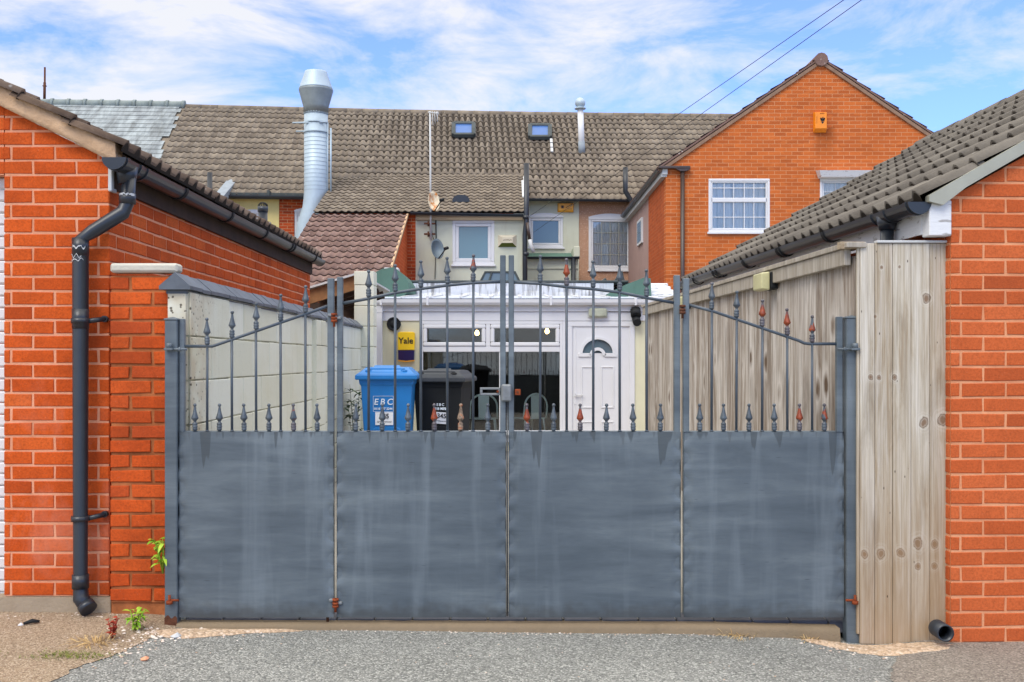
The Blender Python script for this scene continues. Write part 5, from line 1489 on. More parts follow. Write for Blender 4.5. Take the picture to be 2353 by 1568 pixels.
mb = MB(); half_pipe(mb, (PX(944, 23.2), 23.2, 4.755), (PX(1203, 23.2), 23.2, 4.70), .06); half_disc(mb, (PX(944, 23.2), 23.2, 4.755), (-1,0,0), .062, .005); WB(mb, 'gutter', M['black_pvc'])
mb = MB(); mb.box((PX(955, 23.3), 23.38, 4.60), (PX(1203, 23.3), 23.448, 4.74)); WB(mb, 'fascia_board', M['concrete'])
win(*W5, 23.47, M['glass_teal'], 0, .075, place=lambda u, v, yl: straight(u, v, 23.45), build=WB, sash=.075, wf=23.45)
mb = MB(); mb.tube([(PX(1209.5, 23.3), 23.3, PZ(376, 23.3)), (PX(1209.5, 23.3), 23.3, PZ(510, 23.3)), (PX(1206, 23.3), 23.3, PZ(540, 23.3)), (PX(1207, 23.3), 23.3, .3)], .058, 14)
for v in (500, 584): mb.tube([(PX(1208, 23.3), 23.3, PZ(v+4, 23.3)), (PX(1208, 23.3), 23.3, PZ(v-4, 23.3))], .072, 14)
WB(mb, 'soil_pipe', M['black_pvc'])
mb = MB(); mb.tube([(PX(1211, 23.2), 23.2, PZ(512, 23.2)), (PX(1217, 23.2), 23.2, PZ(551, 23.2))], .035, 10); WB(mb, 'waste_pipe', M['brown_pvc'])
mb = MB(); mb.tube([(PX(1217, 23.2), 23.2, PZ(551, 23.2)), (PX(1220, 23.2), 23.2, PZ(565, 23.2)), (PX(1226, 23.2), 23.2, PZ(580, 23.2))], .042, 10); WB(mb, 'waste_pipe', M['grey_white'])
# roof vent in the wing roof
mb = MB(); cvx, cvy = PX(1059.5, 24.2), 24.2; zv = 4.76+.416*(cvy-WYF)
z0_ = 4.76+.416*(cvy-.1-WYF)+.03
mb.prism([(cvx-.2, cvy-.1, z0_), (cvx+.2, cvy-.1, z0_)] + [(cvx+.2*math.cos(math.pi*i/12), cvy-.1, z0_+.05+.12*math.sin(math.pi*i/12)) for i in range(13)], (0, .45, .02)); WB(mb, 'roof_vent', M['black_pvc'])
# ---- lower brown roof left of the sage wall
dzb = .467
sb_ = Vector((0, 1, dzb)).normalized(); BZ0, BY0 = 4.73-dzb*4.3, 19.1
mb = MB(); tile_roof(mb, (WX0-.02, BY0, BZ0), (1,0,0), sb_, -2.30-WX0, math.hypot(4.3, 4.3*dzb), .345, .168, .032, .028, .010, 8, prof_pan, step=1, nest=True)
mb.add([V3(WX0, BY0, BZ0-.02), V3(-2.3, BY0, BZ0-.02), V3(-2.3, BY0+4.3, BZ0+4.3*dzb-.02), V3(WX0, BY0+4.3, BZ0+4.3*dzb-.02)], [(0,1,2,3)], 1)
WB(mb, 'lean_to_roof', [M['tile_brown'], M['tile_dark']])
mb = MB(); mb.prism([(-2.34, BY0+.15, 0), (-2.34, BY0+.15, BZ0+.04), (-2.34, 23.46, BZ0+dzb*(23.46-BY0)-.03), (-2.34, 23.46, 0)], (.0, 0, 0) if False else (-.2, 0, 0)); mb.box((WX0+.1, BY0+.2, 0), (-2.55, BY0+.4, BZ0)); WB(mb, 'lean_to_wall', M['far_red_side'])
mb = MB(); mb.prism([(-2.345, BY0, BZ0-.04), (-2.305, BY0, BZ0-.04), (-2.305, BY0, BZ0+.05), (-2.345, BY0, BZ0+.05)], (0, 4.3, 4.3*dzb)); WB(mb, 'verge_trim', M['cement'])
mb = MB(); mb.cbox((-2.34, 19.0, PZ(627, 19.0)), (-2.34+.28, 19.25, PZ(615, 19.0)), .02); mb.tube([(-2.2, 19.1, 2.9), (-2.2, 19.1, .1)], .06, 10); WB(mb, 'hopper', M['grey_white'])
# ---- small flat-roofed porch under the sage window
pd = 24.6
px0, px1 = PX(1207, pd), PX(1329, pd)
mb = MB(); mb.box((px0, pd+.05, 0), (px1, 26.2, PZ(590, pd))); mb.cbox((px0, pd+.02, PZ(618, pd)), (px1, pd+.06, PZ(613, pd)), .004); WB(mb, 'porch_wall', M['sage'])
mb = MB(); mb.prism([(px0, pd-.02, PZ(592, pd)), (px0, pd+1.2, PZ(570, pd)), (px0, pd+1.2, PZ(592, pd))], (px1-px0-.05, 0, 0)); WB(mb, 'porch_roof', M['felt_green'])
mb = MB(); mb.cbox((px1-.12, pd-.06, PZ(591, pd)), (px1+.03, pd+.9, PZ(567, pd)), .01); WB(mb, 'parapet_end', M['sage'])
mb = MB(); half_pipe(mb, (px0, pd-.06, PZ(591, pd)), (px1+.02, pd-.06, PZ(591, pd)), .055); mb.tube([(PX(1317, pd), pd-.05, PZ(594, pd)), (PX(1316, pd), pd-.05, .3)], .055, 12); WB(mb, 'gutter', M['black_pvc'])
# ---- left rear wing with its lead-dressed verge
LX1 = -7.18
lz, ly = 5.38, 25.2
sw = Vector((0, 1, .50)).normalized()
mb = MB(); tile_roof(mb, (-14.0, 23.6, 4.66), (1,0,0), sw, 14.0+LX1, 4.6, .29, .165, .028, .024, .008, 8, prof_pan, step=1, nest=True); WB(mb, 'left_wing_roof'.replace('left_', 'rear_'), [M['tile_main'], M['tile_dark']])
mb = MB(); mb.prism([(LX1-.02, 24.3, 4.9), (LX1+.20, 24.3, 4.86), (LX1+.20, 24.3, 5.06), (LX1-.02, 24.3, 5.10)], (0, 2.9, 2.9*.50)); WB(mb, 'lead_flashing', M['lead'])
mb = MB(); mb.box((LX1-.25, 23.9, 0), (LX1-.02, 26.2, 4.95)); WB(mb, 'rear_wing_wall', M['cement'])

# roof windows, flue, on the main roof slope
def on_roof(u, v):
    d = 28.0
    for _ in range(30):
        p = V3(PX(u, d), d, PZ(v, d)); l = MT.inverted() @ p
        h = EV + l.y*RISE/RUN
        d += (p.z-h)*.7 if True else 0
    return MT.inverted() @ V3(PX(u, d), d, PZ(v, d))
NR = V3(0, -RISE, RUN).normalized()
def roofwin(ua, ub, va, vb):
    a, b, c, d_ = on_roof(ua, vb), on_roof(ub, vb), on_roof(ub, va), on_roof(ua, va)
    up = .07
    mb = MB()
    cs_ = [a, b, c, d_]
    for p, q in ((a,b),(b,c),(c,d_),(d_,a)): mb.bar(p+NR*up, q+NR*up, .11, .10, 0, .5, NR)
    f = TB(mb, 'roof_window', M['felt_dark'])
    k = .07
    mb = MB(); ins = [p.lerp((a+b+c+d_)/4, .10)+NR*(up+.01) for p in cs_]
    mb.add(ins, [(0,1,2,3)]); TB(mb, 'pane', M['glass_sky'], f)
    mb = MB()
    for p, q in zip(ins, ins[1:]+ins[:1]): mb.bar(p+NR*.012, q+NR*.012, .05, .03, 0, .5, NR)
    TB(mb, 'sash', M['galv_dark'], f)
roofwin(1042, 1088, 290, 316); roofwin(1217.5, 1263, 294, 321)
mb = MB(); a = on_roof(1266, 325); b = on_roof(1268, 357)
for i in range(3): mb.bar(a.lerp(b, i/3)+NR*.07, a.lerp(b, i/3+.26)+NR*.07, .07, .03, 0, .5, NR)
TB(mb, 'lead_scrap', M['grey_white'])

# ---------------------------------------------------------------- slate-roofed neighbour
sh = thing('slate_house', 'neighbouring house with streaked grey slate roof on the far left', 'house', tuple(MT @ V3(xA-5, 0, 0)), None, TH)
def SB(mb, name, mats, **k): return moved(mb, MT).build(name, mats, sh, **k)
mb = MB(); xL = on_wall(126, 250, RUN).x-6.0
n = 20; ptsl = []
for i in range(n):
    s0, s1 = i/n, (i+1)/n
    xe = xA - .02 - (.07 if i % 2 else .0) - R.uniform(0, .10) + .1 - .16*math.sin(i*.45)**2
    mb.add([V3(xL, RUN*s0, EV+RISE*s0+.06), V3(xe, RUN*s0, EV+RISE*s0+.06), V3(xe, RUN*s1, EV+RISE*s1+.05), V3(xL, RUN*s1, EV+RISE*s1+.05)], [(0,1,2,3)])
SB(mb, 'slate_roof', M['slate'])
mb = MB(); mb.add([V3(xL, 0, EV), V3(xA+.3, 0, EV), V3(xA+.3, RUN, EV+RISE), V3(xL, RUN, EV+RISE)], [(0,1,2,3)]); mb.add([V3(xL, RUN, EV+RISE), V3(xA, RUN, EV+RISE), V3(xA, 2*RUN, EV), V3(xL, 2*RUN, EV)], [(0,1,2,3)]); SB(mb, 'roof_underlay', M['tile_main'])
mb = MB(); x = xL
while x < xA-.1:
    mb.tube([(x, RUN, EV+RISE+.02), (x+.44, RUN, EV+RISE+.02), (x+.44, RUN, EV+RISE+.02)], [.125, .12, .12], 10); mb.tube([(x+.38, RUN, EV+RISE+.03), (x+.46, RUN, EV+RISE+.03)], .145, 10); x += .46
SB(mb, 'ridge_tiles', M['slate_ridge'])
mb = MB(); mb.box((xL, .3, 0), (on_wall(299, 500, WY).x, .6, EV)); SB(mb, 'wall', M['far_red'])
# ================================================================ ORANGE GABLE HOUSE
OD = 20.0
oh = thing('gable_house', 'orange brick house with a tall gable, white lattice window and black pipes on the right', 'house', (PX(1885, OD), OD, 0))
def OB(mb, name, mats, parent=oh, **k): return mb.build(name, mats, parent, **k)
oX = lambda u: PX(u, OD)
oZ = lambda v: PZ(v, OD)
ax, az = oX(1885), oZ(146); ox0, ox1 = 3.05, 2*oX(1885)-3.05; oe = 5.15
place_o = lambda u, v, yl: V3(PX(u, OD), yl, PZ(v, OD))
W6 = (1628, 1769, 411, 534); W7 = (1884, 2010, 411, 470)
mb = MB(); holed(mb, ox0, ox1, 0, oe, OD, OD+.25, [hole(*W6, OD, place_o), hole(*W7, OD, place_o)]); mb.prism([(ox0, OD, oe), (ox1, OD, oe), (ax, OD, az)], (0, .25, 0)); OB(mb, 'front_wall', M['far_orange'])
mb = MB(); mb.box((ox0+.001, OD+.25, 0), (ox0+.25, 22.5, oe)); OB(mb, 'side_wall', M['far_orange_side'])
mb = MB(); mb.box((ox0+.02, 22.502, 0), (ox0+.26, 26.6, oe+.2)); OB(mb, 'side_wall', M['pebble_side'])
mb = MB(); frame_y = 24.3; xs_ = ox0-.0
mb.box((xs_-.02, 23.55, PZ(558, 23.6)), (xs_+.04, 24.4, PZ(500, 23.6))); wf = OB(mb, 'window', M['white_pvc'])
mb = MB(); mb.box((xs_-.025, 23.65, PZ(552, 23.6)), (xs_-.015, 24.3, PZ(506, 23.6))); OB(mb, 'pane', M['glass_slate'], wf)
sL = (az-oe)/(ax-ox0)
for sgn in (-1, 1):
    o = V3(ax+sgn*(ax-ox0+.12), OD-.04, oe-.12*sL+.03); s_ = V3(-sgn, 0, sL).normalized(); L_ = math.hypot(ax-ox0+.12, (ax-ox0+.12)*sL)
    mb = MB(); tile_roof(mb, o+V3(0, 0, .06), (0,1,0), s_, 7.0, L_, .33, .17, .022, .035, .03, 6, prof_pan, step=1)
    mb.prism([o+V3(0,0,.03), o+s_*L_+V3(0,0,.03), o+s_*L_+V3(0,0,.09), o+V3(0,0,.09)], (0, 7.0, 0), 0)
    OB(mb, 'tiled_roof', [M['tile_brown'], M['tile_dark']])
    mb = MB(); b = [o+V3(0,0,-.045), o+s_*L_+V3(0,0,-.045), o+s_*L_+V3(0,0,.05), o+V3(0,0,.05)]; mb.prism(b, (0, .06, 0)); OB(mb, 'verge_trim', M['verge_brown'])
mb = MB(); mb.tube([(ax, OD-.08, az+.06), (ax, OD+7, az+.06)], .13, 12); OB(mb, 'ridge_tiles', M['tile_brown'])
# left eaves with gutter running back
mb = MB(); half_pipe(mb, (ox0-.13, OD-.05, oe-.02), (ox0-.13, 26.4, oe-.02), .062); OB(mb, 'gutter', M['black_pvc'])
mb = MB(); mb.box((ox0-.09, OD-.01, oe-.17), (ox0+.02, 26.4, oe-.03)); OB(mb, 'fascia_board', M['grey_white'])
mb = MB(); mb.box((oX(1521), OD-.05, oZ(402)), (oX(1533), OD-.002, oZ(386)));  OB(mb, 'eaves_end', M['grey_white'])
mb = MB(); xp = oX(1567)
mb.tube([(xp, OD-.06, oZ(392)), (xp, OD-.06, .2)], .042, 12); mb.cbox((oX(1512), OD-.13, oZ(390)), (oX(1584), OD-.01, oZ(384)), .01); mb.prism([(xp-.14, OD-.12, oZ(390)), (xp+.16, OD-.12, oZ(390)), (xp+.05, OD-.12, oZ(396)), (xp-.05, OD-.12, oZ(396))], (0, .1, 0)); OB(mb, 'downpipe', M['brown_pvc'])
f = win(*W6, OD+.02, M['pane'], 0, .05, True, None, place=place_o, build=OB, sash=.03, wf=OD)
x0, x1, zm_ = oX(1628), oX(1769), oZ(460)
mb = MB(); mb.cbox((x0+.05, OD-.0, zm_-.045), (x1-.05, OD+.07, zm_+.045), .012); OB(mb, 'transom', M['white_pvc'], f)
mb = MB()
for i in range(1, 5): xx = lerp(x0+.08, x1-.08, i/5+(.02 if i in (1,) else 0)-(.02 if i == 4 else 0)); mb.box((xx-.008, OD+.016, oZ(534)+.08), (xx+.008, OD+.032, oZ(411)-.08))
for v in (432, 499): mb.box((x0+.08, OD+.017, oZ(v)-.008), (x1-.08, OD+.031, oZ(v)+.008))
OB(mb, 'glazing_grid', M['white_pvc'], f)
f = win(*W7, OD+.02, M['pane'], 0, .05, True, (4, 2, M['white_pvc']), place=place_o, build=OB, sash=.03, wf=OD)
mb = MB(); mb.prism([(oX(1874), OD-.26, oZ(397)), (oX(1874), OD, oZ(392)), (oX(1880), OD, oZ(411)), (oX(1880), OD-.2, oZ(411))], (oX(2003)-oX(1874), 0, 0)); OB(mb, 'window_canopy', M['flaky_white'])

# ================================================================ THINGS FIXED TO THE BUILDINGS
def alarm(label, x, y, z, w, h, d, mat, emblem):
    t_ = thing('alarm_box', label, 'alarm box', (x, y, z))
    mb = MB(); c = .16
    mb.add([(x-w/2, y, z-h/2), (x+w/2, y, z-h/2), (x+w/2, y, z+h/2), (x-w/2, y, z+h/2), (x-w/2+w*c*.3, y-d, z-h/2+h*.16), (x+w/2-w*c*.3, y-d, z-h/2+h*.16), (x+w/2-w*c*.3, y-d, z+h/2-h*.06), (x-w/2+w*c*.3, y-d, z+h/2-h*.06)],
           [(4,5,6,7),(0,1,5,4),(1,2,6,5),(2,3,7,6),(3,0,4,7),(0,3,2,1)])
    mb.build('cover', mat, t_, bevel=.006)
    emblem(t_, x, y-d-.003, z, w, h)
    return t_
def eagle(t_, x, y, z, w, h):
    mb = MB(); s = h*.13
    def pl(pts): mb.prism([(x+.03*w/.25+a*s, y, z+.03+b*s) for a, b in pts], (0, .002, 0))
    pl([(-.25,.6),(.25,.6),(.3,-.4),(.12,-.7),(-.12,-.7),(-.3,-.4)]); pl([(-.1,.6),(.14,.6),(.2,.95),(.42,.86),(.2,1.1),(-.06,1.02)])
    for q in (-1, 1):
        for k in range(4): pl([(q*.22,.5-k*.12),(q*(.62+.1*(k%2)),.85-k*.22),(q*(.98-.1*k),.5-k*.3),(q*(.8-.12*k),.28-k*.26)])
        pl([(q*.1,-.6),(q*.5,-1.15),(q*.28,-1.2)]); pl([(q*.28,-.4),(q*.7,-.75),(q*.5,-.85)])
    pl([(-.14,-.65),(.14,-.65),(.2,-1.3),(0,-1.45),(-.2,-1.3)])
    mb.build('emblem', M['print_black'], t_)
    mb = MB()
    for i in range(5): mb.box((x-.02+i*.018, y, z+h*.36), (x-.008+i*.018, y+.002, z+h*.40))
    for i in range(6): mb.box((x-w*.36, y+.0, z+h*.22-i*.024), (x-w*.30, y+.002, z+h*.235-i*.024))
    mb.build('small_print', M['rust'], t_)
alarm('tall orange alarm box with black eagle emblem high on the orange brick gable', oX(1883), OD, oZ(282), .25, .40, .10, M['alarm_orange'], eagle)
def flower(t_, x, y, z, w, h):
    mb = MB()
    for i in range(6):
        a = math.pi*i/3; cx_, cz_ = x-w*.2+.03*math.cos(a), z+.03*math.sin(a)+.01
        mb.prism([(cx_-.012, y, cz_-.012), (cx_+.012, y, cz_-.012), (cx_+.012, y, cz_+.012), (cx_-.012, y, cz_+.012)], (0, .002, 0))
    mb.box((x-w*.2-.02, y, z-.01), (x-w*.2+.02, y+.002, z+.03)); mb.build('emblem', M['print_black'], t_); mb = MB()
    for i in range(5): mb.bar((x+.0+i*.035, y, z-.02+i*.02), (x+.03+i*.035, y, z+.015+i*.02), .003, .012)
    for i in range(4): mb.box((x+.05+i*.03, y, z-.05), (x+.07+i*.03, y+.002, z-.035))
    mb.build('lettering', M['print_black'], t_)
q = MT @ on_wall(1299.5, 478, WY-.03)
alarm('wide amber alarm box under the eaves between the two back windows', q.x, q.y, q.z, .42, .235, .09, M['alarm_amber'], flower)
vt = thing('wall_vent', 'stained white vent cover on the sage wall right of its window', 'vent', (PX(1165.5, 23.45), 23.45, PZ(553, 23.45)))
x0, x1, z0, z1 = PX(1144, 23.45), PX(1187, 23.45), PZ(568, 23.45), PZ(540.5, 23.45)
mb = MB(); i_ = .09
mb.add([(x0, 23.45, z0), (x1, 23.45, z0), (x1, 23.45, z1), (x0, 23.45, z1), (x0+i_, 23.33, z0+i_*.9), (x1-i_, 23.33, z0+i_*.9), (x1-i_, 23.33, z1-i_*.7), (x0+i_, 23.33, z1-i_*.7)], [(4,5,6,7),(1,2,6,5),(2,3,7,6),(3,0,4,7)]); mb.build('cover', M['vent_white'], vt)
mb = MB(); mb.add([(x0, 23.45, z0), (x1, 23.45, z0), (x1-i_, 23.33, z0+i_*.9), (x0+i_, 23.33, z0+i_*.9)], [(0,1,2,3)]); mb.build('lower_lip', M['moss'], vt)
mb = MB()
for k in range(9): xx = x0+.12+k*.022; mb.bar((xx, 23.327, (z0+z1)/2+.012+R.uniform(-.012, .012)), (xx+.022, 23.327, (z0+z1)/2+.012+R.uniform(-.012, .012)), .004, .008)
mb.build('worn_marking', M['rust_dark'], vt)
# satellite dishes
def dish(label, u, v, dd, rx, rz_, yaw, mat, arm):
    c = V3(PX(u, dd), dd, PZ(v, dd))
    t_ = thing('satellite_dish', label, 'satellite dish', tuple(c))
    ROT = Matrix.Rotation(yaw, 4, 'Z') @ Matrix.Rotation(rad(-14), 4, 'X')
    mb = MB(); n = 24; rings = 5
    vs_ = []
    for back in (0, .012):
        for i in range(rings+1):
            k = i/rings
            for j in range(n):
                a = 2*math.pi*j/n; vs_.append(c + ROT @ V3(rx*k*math.cos(a), -.10*k*k+back+.06, rz_*k*math.sin(a)))
    m_ = (rings+1)*n; fs_ = []
    for q_ in (0, m_):
        for i in range(rings):
            for j in range(n): fs_.append((q_+i*n+j, q_+i*n+(j+1) % n, q_+(i+1)*n+(j+1) % n, q_+(i+1)*n+j))
    for j in range(n): fs_.append((rings*n+j, rings*n+(j+1) % n, m_+rings*n+(j+1) % n, m_+rings*n+j))
    mb.add(vs_, fs_, 0, .5, True); mb.build('reflector', mat, t_)
    mb = MB(); a = c + ROT @ V3(0, -.04, -rz_*.95); b = c + ROT @ V3(.02, -.42, -rz_*.55)
    mb.tube([a, b], .013, 8); mb.tube([b+V3(-.03, -.03, -.01), b+V3(.04, .03, .02)], .035, 10); mb.build('feed_arm', M['black_matte'], t_)
    mb = MB(); mb.tube([c+ROT @ V3(0, .07, 0), c + V3(-.03, .18, -.03)], .025, 8)
    mb.tube([c+V3(-.03, .15, -.03), V3(c.x-.03, 23.44, c.z-.1)], .016, 8) if arm else None
    mb.build('mount', M['black_matte'], t_)
dish('cream dish with a large rust patch at the foot of the tall aerial pole', 996, 464, 23.0, .14, .235, .45, M['dish_cream'], True)
dish('smaller dull grey dish lower down on the sage wall', 1004, 573, 23.05, .155, .24, .5, M['dish_grey'], True)
# aerial on its pole
ae = thing('tv_aerial', 'tall thin white aerial pole rising in front of the brown roof', 'aerial', (PX(989, 23.25), 23.25, PZ(545, 23.25)))
mb = MB(); d = 23.25; mb.tube([(PX(990, d), d, PZ(552, d)), (PX(988, d), d, PZ(256, d))], .021, 10); mb.build('pole', M['grey_white'], ae)
mb = MB()
for v in (514, 538): 
    mb = MB(); mb.cbox((PX(974, d), d+.0, PZ(v+2, d)), (PX(1000, d), d+.03, PZ(v-2, d)), .004); mb.tube([(PX(984, d), d+.02, PZ(v-6, d)), (PX(984, d), d+.02, PZ(v+6, d))], .02, 6); mb.bar((PX(984, d), d+.02, PZ(v, d)), (PX(984, d), d+.2, PZ(v, d)), .04, .04); mb.build('wall_bracket', M['rust_dark'], ae)
mb = MB(); zb_ = PZ(258, d)
mb.bar((PX(984, d), d, zb_), (PX(1009, d), d-.1, zb_-.05), .022, .022)
for k in range(4): x = PX(988+k*5.5, d); mb.tube([(x, d-.03*k, zb_+.02-.01*k), (x+.015, d-.03*k, zb_-.34+.03*k)], .009, 6)
mb.tube([(PX(1003, d), d-.06, zb_-.04), (PX(1007, d), d-.07, zb_-.05)], .04, 8); mb.build('antenna', M['grey_white'], ae)
mb = MB(); mb.tube([(PX(988, d), 23.42, PZ(512, d)), (PX(992, d), 23.42, PZ(540, d)), (PX(1000, d), 23.42, PZ(560, d)), (PX(998, d), 23.42, PZ(640, d))], .008, 6); mb.tube([(PX(1000, d), 23.43, PZ(498, d)), (PX(1001, d), 23.43, PZ(560, d))], .012, 6)
tag(mb.build('dish_cable', M['cable']), 'dark cables running down the sage wall past the dishes', 'cable')
# extract duct
du = thing('extract_duct', 'large galvanised extract duct with flared cowl rising above the roof', 'duct', (PX(725, 25.2), 25.2, 0))
d = 25.2; dx = PX(726, d); k = d/FPX; rD = 27*k
mb = MB()
mb.tube([(PX(700, d-.4), d-.4, .5), (PX(703, d), d, PZ(560, d)), (PX(709, d), d, PZ(520, d)), (PX(722, d), d, PZ(482, d)), (dx-.01, d, PZ(455, d)), (dx, d, PZ(440, d)), (dx, d, PZ(262, d))], rD, 28)
mb.build('duct_pipe', M['galv'], du)
mb = MB(); z = PZ(440, d)
v = 440
while v > 306:
    mb.tube([(dx, d, PZ(v, d)), (dx, d, PZ(v-1.6, d))], rD+.0018, 28, cap=False); v -= 9.2
for v, e in ((262, .012), (284, .014), (306, .012)): mb.tube([(dx, d, PZ(v+1.8, d)), (dx, d, PZ(v-1.8, d))], rD+e, 28)
mb.build('seam', M['galv_seam'], du)
mb = MB(); zr = lambda v: PZ(v, d)
mb.lathe([(rD+.012, zr(262)), (rD+.02, zr(246)), (39*k, zr(210)), (39.5*k, zr(207))], (dx, d, 0), 32); mb.build('cowl_base', M['galv_dark'], du)
mb = MB(); mb.lathe([(39*k, zr(206.5)), (38*k, zr(203)), (26*k, zr(169)), (25.6*k, zr(166)), (23*k, zr(166)), (22*k, zr(172))], (dx, d, 0), 32); mb.build('cowl_top', M['galv'], du)
mb = MB()
for u, va, vb in ((752.5, 285, 470), (760, 296, 450)): mb.tube([(PX(u, d-.05), d-.05, PZ(va, d)), (PX(u, d-.05), d-.05, PZ(vb, d))], .024, 8)
mb.tube([(PX(672, d-.25), d-.25, PZ(288, d)), (PX(751, d-.25), d-.25, PZ(286, d))], .02, 8); mb.tube([(PX(680, d+.2), d+.2, PZ(298, d)), (PX(752, d+.2), d+.2, PZ(297, d))], .018, 8)
mb.build('stay_frame', M['galv'], du)
# white flue
wf_ = thing('flue_pipe', 'white flue pipe with a metal ball cowl standing near the roof ridge', 'flue', tuple(MT @ on_roof(1337, 347)))
p = MT @ on_roof(1337, 347); dd = p.y; k = dd/FPX
mb = MB(); mb.tube([(p.x, dd, p.z-.1), (PX(1333.5, dd), dd, PZ(252, dd))], 7*k, 16); mb.build('pipe', M['white_pvc'], wf_)
mb = MB(); mb.tube([(p.x+.0, dd, p.z-.12), (PX(1336, dd), dd, PZ(326, dd))], 7.8*k, 16); mb.build('collar', M['lead'], wf_)
mb = MB(); zc = PZ(237, dd); xc = PX(1333, dd); rr = 12*k
mb.lathe([(.01, -rr)] + [(rr*math.sin(math.pi*i/12)*(1 if i < 12 else 0)+.002, -rr*math.cos(math.pi*i/12)) for i in range(1, 13)], (xc, dd, zc), 18); mb.lathe([(13*k, 0), (13*k, .03)], (xc, dd, PZ(251, dd)), 16); mb.build('ball_cowl', M['galv'], wf_)
# pole antenna beyond the left roof
an = thing('mast', 'thin dark mast above the slate roof at far left', 'mast', (PX(102, 31), 31, 0))
mb = MB(); d = 31; mb.tube([(PX(101, d), d, 5.0), (PX(103, d), d, PZ(155, d))], .03, 8); mb.tube([(PX(102, d), d, PZ(232, d)), (PX(102.6, d), d, PZ(190, d))], .042, 8); mb.build('pole', M['rust_dark'], an)
mb = MB(); mb.cbox((PX(98, d), d-.03, PZ(199, d)), (PX(107, d), d+.03, PZ(197, d)), .005); mb.build('clamp', M['rust_dark'], an)
# caged vent pipe beyond the left garage
vp = thing('vent_pipe', 'black vent pipe with a wire cage top beyond the left garage roof', 'vent pipe', (PX(604, 14), 14, .05))
mb = MB(); d = 14.0; k = d/FPX; x = PX(604, d)
mb.tube([(x, d, .05), (x, d, PZ(475, d))], 10.5*k, 16); mb.tube([(x, d, PZ(487, d)), (x, d, PZ(475, d))], 12*k, 16); mb.build('pipe', M['black_pvc'], vp)
mb = MB()
for j in range(6):
    a = math.pi*j/6; c_, s_ = math.cos(a), math.sin(a); r = 11*k
    mb.tube([(x+r*c_*math.cos(t), d+r*s_*math.cos(t), PZ(475, d)+r*.85*math.sin(t)) for t in [math.pi*i/10 for i in range(11)]], .006, 6)
mb.build('cage', M['black_matte'], vp)
# overhead cables
for (ua, va, ub, vb, lab) in ((1213, 500, 1930, 0, 'upper of the two thin overhead cables crossing the sky'), (1225, 535, 1971, 0, 'lower of the two thin overhead cables crossing the sky')):
    a, b = V3(PX(ua, 25.6), 25.6, PZ(va, 25.6)), V3(PX(ub, 11), 11, PZ(vb, 11))
    e = b + (b-a)*.75
    mb = MB(); mb.tube([a+(e-a)*(i/24)+V3(0,0,-.03*math.sin(math.pi*i/24)) for i in range(25)], .0042, 6)
    tag(mb.build('overhead_cable', M['cable']), lab, 'cable', 'overhead cables')
